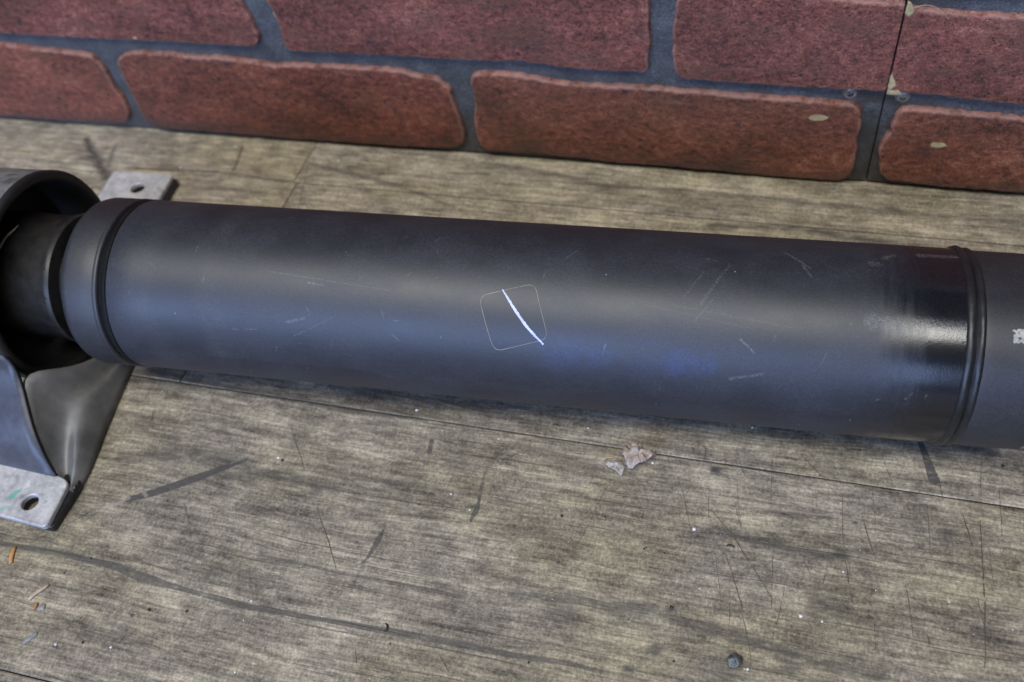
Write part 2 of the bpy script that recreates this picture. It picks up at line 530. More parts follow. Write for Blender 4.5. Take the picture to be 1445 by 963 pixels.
poly((.052, .048, .046), .70, [(122, 196), (133, 222), (150, 250)], [5, 8, 8], soft=.7)
poly((.052, .048, .046), .45, [(163, 205), (150, 240)], [2, 5], soft=.8)
poly((.055, .052, .050), .6, [(342, 208), (330, 240)], [2.5, 1.5], soft=.7)
poly((.055, .045, .038), .6, [(1160, 212), (1172, 222), (1170, 232)], [2, 3, 2], soft=.7)
for (u, v_, w, k) in [(1158, 855, 14, .5), (1178, 862, 8, .4), (1185, 783, 6, .6), (1093, 769, 7, .5), (1112, 940, 9, .5), (1028, 957, 18, .5), (922, 917, 6, .6), (790, 860, 16, .3), (1008, 663, 4.5, .75),
                      (1055, 658, 4, .5), (1336, 752, 7, .5), (1285, 742, 8, .4), (600, 800, 11, .35), (855, 855, 9, .35), (240, 700, 12, .3), (445, 690, 7, .4), (815, 640, 22, .22), (420, 620, 10, .3),
                      (885, 945, 3, .6), (945, 858, 3, .6), (300, 810, 12, .3), (170, 880, 10, .3), (650, 650, 14, .22), (610, 580, 10, .3), (1160, 268, 8, .3)]:
    poly(DK, k, [(u, v_), (u + 5, v_ + 1)], w, soft=.9)


# ------------------------------------------------------------------ floor
floor = mesh_ob('floor', [(-1.4, -.9, -.003), (1.2, -.9, -.003), (1.2, .75, -.003), (-1.4, .75, -.003)], [(0, 1, 2, 3)], M_under, smooth=False)
tag(floor, kind='structure')


VIEW = (-.62, .30, .085, .475)      # the part of the floor near enough to show its marks


def field(X, Y):
    A = np.zeros((X.size, 4)); A[:, 3] = .8
    for kind, k, a, b, w0, w1 in MARKS:
        m_ = max(w0, w1) * 2.2 + .003
        sel = np.nonzero((X > min(a[0], b[0]) - m_) & (X < max(a[0], b[0]) + m_) & (Y > min(a[1], b[1]) - m_) & (Y < max(a[1], b[1]) + m_))[0]
        if not sel.size: continue
        px, py = X[sel] - a[0], Y[sel] - a[1]; bx, by = b[0] - a[0], b[1] - a[1]
        h = np.clip((px * bx + py * by) / max(bx * bx + by * by, 1e-12), 0, 1)
        d = np.hypot(px - bx * h, py - by * h); w = w0 * (1 - h) + w1 * h
        if kind == 2:
            f = np.clip(1 - d / (w * 2.0 + .0004), 0, 1); f = k * f * f * (3 - 2 * f)
            A[sel, 2] = np.maximum(A[sel, 2], f)
        else:
            f = np.clip(.5 + (w - d) / .003, 0, 1)
            if kind == 0:
                up = f > A[sel, 0]
                A[sel[up], 3] = k
            A[sel, kind] = np.maximum(A[sel, kind], f)
    return A


def plank(x0, x1, y0, y1):
    g, c = .00026, .00010
    x0 += g; x1 -= g; y0 += g; y1 -= g
    h = rnd.uniform(-.0001, .0001)
    def axis(lo, hi, a, b, st):
        lo2, hi2 = max(lo, a), min(hi, b)
        v = [lo]
        if lo2 < hi2:
            n_ = max(1, int((hi2 - lo2) / st))
            v += [lo2 + (hi2 - lo2) * i / n_ for i in range(n_ + 1)]
        v.append(hi)
        out_ = [v[0]]
        for q in v[1:]:
            if q - out_[-1] > 1e-5: out_.append(q)
        return out_
    inview = x1 > VIEW[0] and x0 < VIEW[1] and y1 > VIEW[2] and y0 < VIEW[3]
    xs = axis(x0 + c, x1 - c, VIEW[0], VIEW[1], .0009) if inview else [x0 + c, x1 - c]
    ys = axis(y0 + c, y1 - c, VIEW[2], VIEW[3], .0009) if inview else [y0 + c, y1 - c]
    nx, ny = len(xs), len(ys)
    X, Y = np.meshgrid(xs, ys); X = X.ravel(); Y = Y.ravel()
    V = np.stack([X, Y, np.full(X.size, h)], 1)
    ii = (np.arange(ny - 1)[:, None] * nx + np.arange(nx - 1)[None, :]).ravel()
    Q_ = np.stack([ii, ii + 1, ii + nx + 1, ii + nx], 1)
    peri = list(range(nx)) + [r_ * nx + nx - 1 for r_ in range(1, ny)] + [(ny - 1) * nx + q for q in range(nx - 2, -1, -1)] + [r_ * nx for r_ in range(ny - 2, 0, -1)]
    n0 = len(V); P_ = V[peri]; m_ = len(peri)
    R1 = P_.copy(); R1[:, 0] = np.where(P_[:, 0] < x0 + c * 1.5, x0, np.where(P_[:, 0] > x1 - c * 1.5, x1, P_[:, 0]))
    R1[:, 1] = np.where(P_[:, 1] < y0 + c * 1.5, y0, np.where(P_[:, 1] > y1 - c * 1.5, y1, P_[:, 1])); R1[:, 2] = h - .0004
    R2 = R1.copy(); R2[:, 2] = -.0026
    V = np.concatenate([V, R1, R2])
    i_ = np.arange(m_); j_ = (i_ + 1) % m_; pe = np.array(peri)
    Q_ = np.concatenate([Q_, np.stack([pe[i_], n0 + i_, n0 + j_, pe[j_]], 1), np.stack([n0 + i_, n0 + m_ + i_, n0 + m_ + j_, n0 + j_], 1)])
    me = bpy.data.meshes.new('plank')
    me.vertices.add(len(V)); me.vertices.foreach_set('co', V.ravel())
    me.loops.add(Q_.size); me.loops.foreach_set('vertex_index', Q_.ravel().astype(np.int32))
    me.polygons.add(len(Q_)); me.polygons.foreach_set('loop_start', (np.arange(len(Q_)) * 4).astype(np.int32))
    me.update(calc_edges=True)
    me.materials.append(M_wood); me.materials.append(M_under)
    mi_ = np.zeros(len(Q_), np.int32); mi_[(nx - 1) * (ny - 1) + m_:] = 1
    me.polygons.foreach_set('material_index', mi_)
    at = me.color_attributes.new('marks', 'FLOAT_COLOR', 'POINT')
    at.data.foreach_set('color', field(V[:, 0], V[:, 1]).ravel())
    o = bpy.data.objects.new('plank', me); COL.objects.link(o); o.parent = floor
    return o


rows = [(-.60, -.43, [-1.3, -.2, 1.1]), (-.43, -.26, [-1.3, -.7, .5, 1.1]), (-.26, -.0817, [-1.3, .1, 1.1]), (-.0817, .0895, [-1.3, -.75, .45, 1.1]), (.0895, .2597, [-1.3, -1.0, .33, 1.1]),
        (.2597, .4342, [-1.3, -.3105, .9, 1.1]), (.4342, .60, [-1.3, -.3135, .7, 1.1])]
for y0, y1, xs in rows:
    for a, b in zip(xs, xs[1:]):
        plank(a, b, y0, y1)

# ------------------------------------------------------------------ knife scratches cut in the boards
M_scr0 = mat_simple('scratch_dirt', (.050, .044, .038), (.10, .09, .078), .85, 900).m
# knife scratches
rs = random.Random(21)
sc = [([(1003, 720), (1033, 755), (1090, 845)], 1.2, .7), ([(1091, 770), (1088, 860)], .9, .5), ([(1023, 780), (1045, 850), (1060, 932)], 1.0, .6),
      ([(1215, 725), (1233, 785)], 1.0, .7), ([(1193, 792), (1203, 850)], 1.3, .8), ([(1358, 725), (1373, 775)], 1.3, .8), ([(1383, 735), (1390, 860), (1390, 955)], 1.3, .65),
      ([(1325, 675), (1330, 705)], 1.2, .6), ([(447, 715), (462, 760), (475, 805)], 1.2, .75), ([(410, 600), (430, 665)], 1.0, .5), ([(260, 710), (267, 740)], 1.0, .6),
      ([(983, 622), (996, 634), (993, 650)], 1.1, .7), ([(1130, 640), (1178, 695)], 1.1, .6), ([(1090, 600), (1088, 730)], .7, .3), ([(1245, 645), (1262, 690)], .8, .5),
      ([(1385, 650), (1384, 700)], .8, .5), ([(1410, 690), (1418, 800)], .9, .4), ([(855, 690), (815, 770)], .9, .4), ([(1165, 810), (1160, 830)], .9, .6), ([(1110, 820), (1090, 905)], .8, .4),
      ([(1040, 640), (1060, 700)], .7, .4), ([(740, 635), (700, 655)], .8, .4), ([(500, 905), (503, 940)], 1.0, .5), ([(620, 925), (635, 950)], 1.2, .5),
      ([(1165, 250), (1170, 262)], 1.3, .5), ([(1180, 290), (1200, 305)], 1.0, .5), ([(420, 300), (437, 222)], 1.2, .6)]
for i in range(16):
    u = rs.uniform(950, 1430); v_ = rs.uniform(670, 900); L = rs.uniform(15, 80)
    sc.append(([(u, v_), (u + rs.gauss(4, 7), v_ + L)], rs.uniform(.5, .9), rs.uniform(.25, .5)))


def scratch_mesh(items):
    vs = []; fs = []
    r2 = random.Random(4)
    for pts_, w, k in items:
        P_ = [Vector(FP(*p)) for p in pts_]
        line = []
        for i in range(len(P_) - 1):
            n_ = max(2, int((P_[i + 1] - P_[i]).length / .0008))
            for j in range(n_): line.append(P_[i].lerp(P_[i + 1], j / n_))
        line.append(P_[-1])
        L = len(line); b = None; ph = r2.uniform(0, 50)
        for i, p in enumerate(line):
            a_ = line[max(i - 1, 0)]; c_ = line[min(i + 1, L - 1)]
            t = (c_ - a_).normalized(); s_ = Vector((-t.y, t.x)); u = i / (L - 1)
            q = p + s_ * (n3(u * L * .12, ph) * .0005)
            wid = w * .00019 * (.35 + .65 * math.sin(math.pi * min(1, .1 + u * .85))) * (.5 + .55 * k) * (1 + .8 * n3(i * .55, ph + 9))
            if n3(i * .30, ph + 20) < -.50 + .25 * (1 - k): b = None; continue
            z = .00016
            vs += [(q.x + s_.x * wid, q.y + s_.y * wid, z), (q.x, q.y, z + .00003), (q.x - s_.x * wid, q.y - s_.y * wid, z)]
            nb = len(vs) - 3
            if b is not None: fs += [(b, b + 1, nb + 1, nb), (b + 1, b + 2, nb + 2, nb + 1)]
            b = nb
    o_ = mesh_ob('scratch', vs, fs, M_scr0, floor, smooth=False)
    fix_normals(o_)
    tag(o_, 'dark knife scratches', kind='stuff')


scratch_mesh(sc)

# ------------------------------------------------------------------ brick-faced wall
YW = 0.4747
wall = empty('brick_wall', (0.05, YW, 0))
tag(wall, 'red faux-brick wall with slate grey mortar joints rising from the plank floor behind the driveshaft', 'wall')
WI = Vector((0.05, YW, 0))
SEAM = 0.0564


def panel(x0, x1, z0=.0014, z1=.46):
    y0, y1 = YW + .0026, YW + .010
    c = .0006
    # front sheet as a fine grid so its lower edge is ragged
    nx = max(8, int((x1 - x0) / .004)); vs = []; fs = []
    zs = [z0, z0 + .0008, .004, .06, .12, .25, z1]
    for iz, z in enumerate(zs):
        for ix in range(nx + 1):
            xx = x0 + (x1 - x0) * ix / nx
            dz = (n3(xx * 70, 3.1) * .0009 if iz < 2 else 0)
            dy = .0012 if iz == 0 else 0
            if ix in (0, nx): dy += .0005
            vs.append((xx, y0 + dy, z + max(dz, -.0004)))
    W_ = nx + 1
    for iz in range(len(zs) - 1):
        for ix in range(nx):
            a = iz * W_ + ix
            fs.append((a, a + 1, a + W_ + 1, a + W_))
    b = len(vs)
    vs += [(x0, y1, z0), (x1, y1, z0), (x1, y1, z1), (x0, y1, z1)]
    L = len(zs) - 1
    fs.append((b, b + 3, b + 2, b + 1))
    fs.append([i * W_ for i in range(L + 1)] + [b + 3, b])
    fs.append([i * W_ + nx for i in range(L, -1, -1)] + [b + 1, b + 2])
    fs.append([i for i in range(nx, -1, -1)] + [b, b + 1])
    fs.append([L * W_ + i for i in range(nx + 1)] + [b + 2, b + 3])
    vs = [Vector(v) - WI for v in vs]
    o = mesh_ob('panel', vs, fs, M_mortar, wall, smooth=False)
    fix_normals(o)
    return o


P1 = panel(-1.25, SEAM - .00045)
P2 = panel(SEAM + .00045, 1.0)
tag(P1, 'wall panel left of the vertical seam')
tag(P2, 'wall panel right of the vertical seam')


def resample(pts, step=.0022, amp=.00042, seed=0, straight=()):
    out = []
    n = len(pts)
    for i in range(n):
        a = Vector(pts[i]); b = Vector(pts[(i + 1) % n])
        L = (b - a).length; k = max(1, int(round(L / step)))
        for j in range(k):
            p = a.lerp(b, j / k)
            out.append(p)
    # light smoothing rounds the corners, noise makes the arris uneven
    for _ in range(2):
        m_ = len(out)
        out = [(out[i - 1] + out[i] * 2 + out[(i + 1) % m_]) / 4 for i in range(m_)]
    r = []
    for p in out:
        q = p + Vector((n3(p.x * 260 + seed, p.y * 260, 1.3), n3(p.x * 260, p.y * 260 + seed, 7.7))) * amp * 2.2
        q += Vector((n3(p.x * 900 + seed, p.y * 900, 1.3), n3(p.x * 900, p.y * 900 + seed, 7.7))) * amp
        r.append(q)
    return r


def inset(p, d):
    n = len(p); out = []
    for i in range(n):
        a = p[i - 1]; b = p[(i + 1) % n]
        t = (b - a); t = t / max(t.length, 1e-9)
        nn = Vector((-t.y, t.x))
        out.append(p[i] + nn * d)
    return out


def brick(pts, pnl, seed, cut=None, h=.0040):
    # pts: outline (x, z) counter-clockwise seen from the front
    ar = sum(pts[i][0] * pts[(i + 1) % len(pts)][1] - pts[(i + 1) % len(pts)][0] * pts[i][1] for i in range(len(pts)))
    if ar < 0: pts = pts[::-1]
    base = inset(resample(pts, seed=seed * 3.3), -.0007)
    loops = [(0.0, 0.0), (.00005, .60), (.0003, .90), (.0007, .98), (.0020, 1.0)]
    vs = []; ars = []
    cxm = sum(p.x for p in base) / len(base)
    for k, (ins, hh) in enumerate(loops):
        q = inset(base, ins + (.0005 if 0 < k else 0))
        for p in q:
            px = p.x
            if cut == 'R': px = min(px, SEAM - .0006)
            if cut == 'L': px = max(px, SEAM + .0006)
            dy = n3(p.x * 40 + seed, p.y * 60, 2) * .0005 * hh
            vs.append((px, YW + .0027 - hh * h - dy, p.y)); ars.append((.35, 1, 1, .55, 0)[k])
    n = len(base); fs = []
    for k in range(len(loops) - 1):
        for i in range(n):
            j = (i + 1) % n
            fs.append((k * n + i, k * n + j, (k + 1) * n + j, (k + 1) * n + i))
    top = [(len(loops) - 1) * n + i for i in range(n)]
    fs.append(top)
    loc = Vector((sum(p[0] for p in pts) / len(pts), YW, min(p[1] for p in pts)))
    o = mesh_ob('brick', [Vector(v) - WI for v in vs], fs, M_brick, pnl)
    for p in o.data.polygons: p.use_smooth = len(p.vertices) == 4
    bm = bmesh.new(); bm.from_mesh(o.data)
    bmesh.ops.triangulate(bm, faces=[f for f in bm.faces if len(f.verts) > 4])
    bmesh.ops.recalc_face_normals(bm, faces=bm.faces)
    bm.to_mesh(o.data); bm.free()
    at = o.data.attributes.new('arris', 'FLOAT', 'POINT')
    for i, a in enumerate(ars): at.data[i].value = a
    return o


BR = {
 'A': [[-0.66, 0.0694], [-0.5398, 0.0694], [-0.5137, 0.0675], [-0.4824, 0.0660], [-0.4657, 0.0645], [-0.4613, 0.058], [-0.4609, 0.0405], [-0.4576, 0.0268], [-0.4595, 0.0135], [-0.4682, 0.0070], [-0.5147, 0.0062], [-0.5804, 0.0055], [-.66, .0052], [-.665, .01], [-.667, .04], [-.665, .065]],
 'B': [[-0.4314, 0.0687], [-0.4057, 0.0689], [-0.3794, 0.0670], [-0.3663, 0.0680], [-0.3421, 0.0663], [-0.3310, 0.0654], [-0.3240, 0.0640], [-0.3150, 0.0655], [-0.2777, 0.0660], [-0.2569, 0.0658], [-0.2326, 0.0656], [-0.2256, 0.0618], [-0.2113, 0.0616], [-0.2075, 0.056], [-0.2039, 0.0547], [-0.2034, 0.0466], [-0.2001, 0.028], [-0.1995, 0.0165], [-0.2021, 0.0098], [-0.2097, 0.0065], [-0.2508, 0.0048], [-0.3044, 0.0045], [-0.3757, 0.005], [-0.4345, 0.0050], [-0.4442, 0.0084], [-0.4464, 0.0101], [-0.4474, 0.0195], [-0.4475, 0.0414], [-0.4476, 0.0531], [-0.447, 0.06], [-0.4418, 0.0648]],
 'C': [[-0.1894, 0.0598], [-0.1889, 0.063], [-0.1823, 0.067], [-0.1626, 0.0671], [-0.1447, 0.0652], [-0.1359, 0.0632], [-0.1157, 0.0619], [-0.0832, 0.063], [-0.067, 0.0625], [-0.0203, 0.0606], [0.0247, 0.0598], [0.0406, 0.0595], [0.0448, 0.0569], [0.0467, 0.0431], [0.0451, 0.0353], [0.047, 0.0313], [0.0468, 0.0196], [0.0468, 0.0115], [0.0447, 0.0050], [0.0388, 0.0034], [0.0198, 0.0032], [-0.0328, 0.0040], [-0.0664, 0.0051], [-0.1033, 0.0045], [-0.1186, 0.0068], [-0.1502, 0.0067], [-0.183, 0.0067], [-0.1891, 0.0097], [-0.1897, 0.0156], [-0.1912, 0.0287], [-0.1883, 0.0422], [-0.1878, 0.0547]],
 'D': [[0.0652, 0.0559], [0.0659, 0.0584], [0.0751, 0.059], [0.1036, 0.0569], [0.1302, 0.0560], [.30, .058], [.305, .05], [.305, .012], [.30, .0055], [0.1435, 0.0050], [0.0937, 0.0052], [0.0688, 0.0065], [0.0624, 0.013], [0.0597, 0.0288], [0.0612, 0.0377], [0.0646, 0.0425], [0.0631, 0.0464]],
 'E': [[-.57, .0800], [-0.5335, 0.0793], [-0.4561, 0.079], [-0.3775, 0.079], [-0.3362, 0.0783], [-0.33, 0.0813], [-0.3281, 0.0839], [-0.3297, 0.0966], [-0.3325, 0.1112], [-.334, .124], [-.338, .130], [-.45, .132], [-.57, .1325], [-.576, .127], [-.578, .10], [-.576, .085]],
 'F': [[-.311, .128], [-0.3134, 0.1119], [-0.3104, 0.0989], [-0.3114, 0.0806], [-0.3102, 0.0765], [-0.2747, 0.0768], [-0.243, 0.0769], [-0.1887, 0.0763], [-0.1493, 0.0773], [-0.1294, 0.0750], [-0.1004, 0.0735], [-0.0864, 0.0741], [-0.0788, 0.0731], [-0.0763, 0.0771], [-0.0776, 0.0842], [-0.0759, 0.0908], [-0.0767, 0.1201], [-.079, .127], [-.09, .1285], [-.2, .130], [-.305, .131]],
 'G': [[-.0611, .1206], [-0.0617, 0.1107], [-0.0631, 0.1027], [-0.0623, 0.0798], [-0.0593, 0.0728], [-0.0547, 0.0711], [-0.021, 0.0700], [0.0234, 0.0695], [0.064, 0.0698], [0.066, 0.1215], [0.0213, 0.1240], [-.05, .1255], [-.058, .1245]],
 'H': [[.045, .121], [0.0575, 0.1205], [0.0617, 0.1195], [0.0889, 0.1177], [0.1127, 0.1172], [.25, .118], [.255, .11], [.255, .075], [.25, .067], [0.1269, 0.0656], [0.1147, 0.0662], [0.105, 0.0673], [0.0954, 0.0670], [0.0871, 0.0684], [0.0729, 0.0697], [0.046, 0.0701]],
}
LB = {'A': 'brick cut off by the left edge, bottom row', 'G': 'brick sawn off flush at the panel seam, second row', 'H': 'brick starting flush at the panel seam, second row'}
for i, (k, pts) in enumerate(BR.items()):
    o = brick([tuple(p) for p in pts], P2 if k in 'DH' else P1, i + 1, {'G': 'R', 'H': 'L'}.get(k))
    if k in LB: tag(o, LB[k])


def rbrick(x0, x1, z0, z1, pnl, seed, cut=None):
    q = .003; rr = random.Random(seed)
    j = lambda: rr.uniform(-.0012, .0012)
    pts = [(x0 + q, z0 + j() * .5), ((x0 * 2 + x1) / 3, z0 + j()), ((x0 + 2 * x1) / 3, z0 + j()), (x1 - q, z0 + j() * .5), (x1, z0 + q), (x1 + j(), (z0 + z1) / 2), (x1, z1 - q),
           (x1 - q, z1), ((x0 + 2 * x1) / 3, z1 + j()), ((x0 * 2 + x1) / 3, z1 + j()), (x0 + q, z1), (x0, z1 - q), (x0 + j(), (z0 + z1) / 2), (x0, z0 + q)]
    return brick(pts, pnl, seed, cut)


sd = 50
# neighbours outside the frame in the two traced rows, and the rows above
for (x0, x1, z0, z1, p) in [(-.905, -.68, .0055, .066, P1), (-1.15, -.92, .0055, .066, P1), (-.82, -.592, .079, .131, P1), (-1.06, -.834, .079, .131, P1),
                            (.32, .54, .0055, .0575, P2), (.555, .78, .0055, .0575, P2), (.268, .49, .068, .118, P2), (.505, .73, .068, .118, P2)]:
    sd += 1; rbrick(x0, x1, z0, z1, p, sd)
for r_ in range(4):
    z0 = .1395 + r_ * .061; off = -.1895 if r_ % 2 == 0 else -.0620
    for k in range(-4, 1):
        x0 = off + k * .246
        x1 = x0 + .232
        if x0 > SEAM - .01: continue
        sd += 1
        rbrick(x0, min(x1, SEAM + .01) if x1 > SEAM - .012 else x1, z0, z0 + .049, P1, sd, 'R' if x1 > SEAM - .012 else None)
    xs = .066 if r_ % 2 == 0 else .046
    for k in range(3):
        sd += 1
        w = .232 if (k or r_ % 2 == 0) else .19
        rbrick(xs, xs + w, z0 - .010, z0 + .041, P2, sd, 'L' if (k == 0 and r_ % 2) else None)
        xs += w + .014

# screws in the mortar joint beside the seam
M_screw = mat_simple('rusty_screw', (.14, .13, .12), (.42, .41, .40), .36, 700, metal=.5, bump=.3).m
M_rust = mat_simple('plaster_dust', (.07, .06, .045), (.20, .17, .12), .9, 500).m


def screw(x, z, pnl, seed):
    vs = []; fs = []
    R0 = .0034; N_ = 40
    y = YW + .0026
    prof = [(R0, 0.0), (R0 * .96, -.00045), (R0 * .80, -.00075), (R0 * .5, -.0009)]
    for (r_, dy) in prof:
        for i in range(N_):
            a = 2 * math.pi * i / N_
            vs.append((x + r_ * math.cos(a), y + dy, z + r_ * math.sin(a)))
    for k in range(len(prof) - 1):
        for i in range(N_):
            j = (i + 1) % N_
            fs.append((k * N_ + i, k * N_ + j, (k + 1) * N_ + j, (k + 1) * N_ + i))
    # cross recess: star shaped inner loop sunk into the head
    b = len(vs)
    for dep, sc in ((-.0009, 1.0), (.0016, .75)):
        for i in range(N_):
            a = 2 * math.pi * i / N_ + seed
            s_ = abs(math.cos(2 * (a - seed)))
            r_ = R0 * (.14 + .46 * s_ ** 4) * sc
            vs.append((x + r_ * math.cos(a), y + dep, z + r_ * math.sin(a)))
    k = len(prof) - 1
    for i in range(N_):
        j = (i + 1) % N_
        fs.append((k * N_ + i, k * N_ + j, b + j, b + i))
        fs.append((b + i, b + j, b + N_ + j, b + N_ + i))
    fs.append([b + N_ + i for i in range(N_)])
    o = mesh_ob('screw', [Vector(v) - WI for v in vs], fs, M_screw, pnl, smooth=False)
    o.data.materials.append(M_dark)  # recess coloured black in place of the shade inside it
    for p in o.data.polygons[(len(prof) - 1) * N_ + N_:]: p.material_index = 1
    for q in range(N_): o.data.polygons[(len(prof) - 1) * N_ + 2 * q + 1].material_index = 1
    fix_normals(o)
    # crumbs of plaster pressed out round the head, as irregular low wedge
    v2 = []; f2 = []; n_ = 20
    for q, (rr, dy) in enumerate(((1.0, -.0002), (.7, -.0006))):
        for i in range(n_):
            a = 2 * math.pi * i / n_
            r_ = R0 * (1.02 + .45 * max(0, n3(math.cos(a) * 1.5 + seed * 9, math.sin(a) * 1.5, seed)) + .35 * max(0, math.cos(a - 2.4))) * rr
            v2.append((x + r_ * math.cos(a), y + dy, z + r_ * math.sin(a)))
    for i in range(n_):
        j = (i + 1) % n_
        f2.append((i, j, n_ + j, n_ + i))
    f2.append([n_ + i for i in range(n_)])
    o2 = mesh_ob('plaster_rim', [Vector(v) - WI - Vector((0, .0000, 0)) for v in v2], f2, M_rust, pnl, smooth=False)
    fix_normals(o2)


screw(.0378, .0646, P1, .5)
screw(.0660, .0640, P2, .1)

M_chip = mat_simple('ochre_plaster', (.26, .20, .10), (.46, .39, .23), .85, 500, bump=.5).m


def chip(pts, pnl, y):
    c = Vector((sum(p[0] for p in pts) / len(pts), sum(p[1] for p in pts) / len(pts)))
    pp = resample([(c.x + (p[0] - c.x) * 1.35, c.y + (p[1] - c.y) * 1.35) for p in pts], .0006, .0002, seed=c.x * 99)
    n = len(pp)
    vs = [(p.x, y, p.y) for p in pp] + [(c.x + (p.x - c.x) * .8, y - .00035, c.y + (p.y - c.y) * .8) for p in pp]
    fs = [(i, (i + 1) % n, n + (i + 1) % n, n + i) for i in range(n)] + [list(range(n, 2 * n))]
    o = mesh_ob('plaster_chip', [Vector(v) - WI for v in vs], fs, M_chip, pnl, smooth=False)
    fix_normals(o)


yb = YW - .0011
chip([(.0175, .0490), (.020, .0515), (.025, .0512), (.0275, .0498), (.0255, .0480), (.020, .0474)], P1, yb)
chip([(.0868, .0355), (.088, .0370), (.0925, .0368), (.0945, .0352), (.091, .0338), (.0875, .0340)], P2, yb)
chip([(.0574, .0800), (.0574, .0690), (.0600, .0688), (.0632, .0694), (.0600, .0750)], P2, yb)
chip([(.0572, .1235), (.0572, .1178), (.0590, .1165), (.0605, .1190), (.0590, .1225)], P2, yb)
chip([(-.3135, .1010), (-.3115, .1008), (-.3085, .0975), (-.3100, .0960), (-.3125, .0978)], P1, YW + .0026)
chip([(-.424, .0815), (-.421, .0818), (-.421, .0803), (-.4235, .0803)], P1, yb)
chip([(-.4505, .0445), (-.4485, .0450), (-.4480, .0420), (-.4500, .0418)], P1, YW + .0026)

# ------------------------------------------------------------------ driveshaft
P0 = Vector((-0.380848, 0.278338, 0.058468))
D = Vector((0.99768887, 0.06513602, -0.01934462)).normalized()
Nn = Vector((-0.0651482, 0.9978756, 0)).normalized()
Uu = D.cross(Nn)
MW = Matrix.Translation(P0) @ Matrix((D, Nn, Uu)).transposed().to_4x4()
MI = MW.inverted()
shaft = empty('driveshaft')
shaft.matrix_world = MW
tag(shaft, 'long black tubular driveshaft lying on planks, its left end in a steel bearing bracket', 'driveshaft')


def lathe(name, prof, mat, seg_=160, M=None, parent=shaft, wob=0.0, seed=0, caps=True):
    vs = []; fs = []
    for k, (s, r) in enumerate(prof):
        for i in range(seg_):
            a = 2 * math.pi * i / seg_
            rr = r + (n3(math.cos(a) * 6 + seed, math.sin(a) * 6, s * 300) + .6 * n3(math.cos(a) * 22 + seed, math.sin(a) * 22, s * 300)) * wob
            v = Vector((s, rr * math.cos(a), rr * math.sin(a)))
            if M is not None: v = M @ v
            vs.append(v)
    for k in range(len(prof) - 1):
        for i in range(seg_):
            j = (i + 1) % seg_
            fs.append((k * seg_ + i, (k + 1) * seg_ + i, (k + 1) * seg_ + j, k * seg_ + j))
    if caps:
        fs.append(list(range(seg_)))
        fs.append([(len(prof) - 1) * seg_ + i for i in range(seg_ - 1, -1, -1)])
    o = mesh_ob(name, vs, fs, mat, parent)
    fix_normals(o)
    for p in o.data.polygons: p.use_smooth = len(p.vertices) == 4
    o.data.set_sharp_from_angle(angle=math.radians(40))
    return o


R = TR
lathe('tube', [(.0680, R - .003), (.0686, R - .0011), (.0690, R - .0002), (.0694, R)] + [(.0695 + i * .0132, R) for i in range(1, 30)] + [(.4655, R), (.4660, R - .002)], M_shaft, 200)
# left end cap with its rounded lip
c0 = .0428
lathe('end_cap', [(c0 + .010, R * .60), (c0 + .004, R * .70), (c0 + .0012, R * .86), (c0 + .0002, R - .0036), (c0, R - .0026), (c0 + .0004, R - .0014), (c0 + .0016, R - .0005), (c0 + .004, R + .0001), (c0 + .012, R + .0002),
                  (.0612, R + .0002), (.0615, R + .00005), (.0619, R + .0003), (.0632, R + .0004), (.0637, R + .0001), (.0641, R - .0006), (.0644, R - .003)], M_cap, 200)
lathe('weld_seam', [(.0640, R - .0035), (.0642, R - .0014), (.0652, R - .0012), (.0664, R - .0004), (.0676, R + .0002), (.0686, R + .0003), (.0691, R - .0002), (.0694, R - .003)], M_black_, 200, wob=.00015, seed=3)
# right weld: two raised beads with a groove
lathe('weld_seam', [(.4652, R - .003), (.4653, R - .0001), (.4657, R + .0006), (.4665, R + .0011), (.4675, R + .0012), (.4685, R + .0008), (.4691, R + .0001), (.4697, R - .0006), (.4702, R - .0002),
                    (.4709, R + .0004), (.4717, R + .0006), (.4725, R + .0003), (.4731, R - .0005), (.4734, R - .003)], M_dark, 220, wob=.00022, seed=11)
lathe('yoke_collar', [(.4725, R - .003), (.4728, R - .0005), (.4745, R - .0004), (.4765, R - .0005), (.494, R - .0005), (.500, R - .0008), (.5030, R - .0030), (.5045, R - .008), (.505, R * .6), (.515, R * .5), (.545, R * .5), (.546, R * .3)], M_cap, 200)

# scuff at the collar: flat patch of bare paint
# hub between cap and bearing
lathe('hub', [(-.016, .026), (-.016, .0345), (-.010, .0352), (.004, .0340), (.014, .0335), (.022, .0340), (.0262, .0352), (.0284, .0358), (.0298, .0352), (.0302, .0335), (.0300, .0270), (.046, .0262), (.05, .02)], M_hub, 160, wob=.0001)
# bearing ring, turned a little against the shaft
yaw = math.radians(4.4)
dr = Vector((math.cos(yaw), math.sin(yaw), -.0193)).normalized()
nr = Vector((-math.sin(yaw), math.cos(yaw), 0)).normalized()
ur = dr.cross(nr)
MR = MI @ (Matrix.Translation(P0 - D * .006) @ Matrix((dr, nr, ur)).transposed().to_4x4())
RO = .0574
lathe('bearing_band', [(-.022, RO - .0016), (-.022, RO - .0004), (-.0215, RO), (.0118, RO), (.0124, RO - .0003), (.0124, RO - .0016)], M_band, 180, MR, wob=.00008, caps=False)
lathe('rubber_boot', [(-.0212, RO - .0018), (.0122, RO - .0018), (.0128, RO + .0001), (.0142, RO + .0002), (.0154, RO - .0006), (.0160, RO - .0022), (.0158, RO - .0042), (.0145, RO - .0056), (.011, RO - .0062), (-.004, RO - .0066),
                      (-.010, RO - .0080), (-.013, RO - .014), (-.0135, .0350), (-.014, .0330)], M_rubber, 180, MR, caps=False, wob=.0001)
# loose sliver of pale sealant on the hub
M_pale = mat_simple('dried_grease', (.30, .25, .17), (.55, .49, .36), .6, 400).m


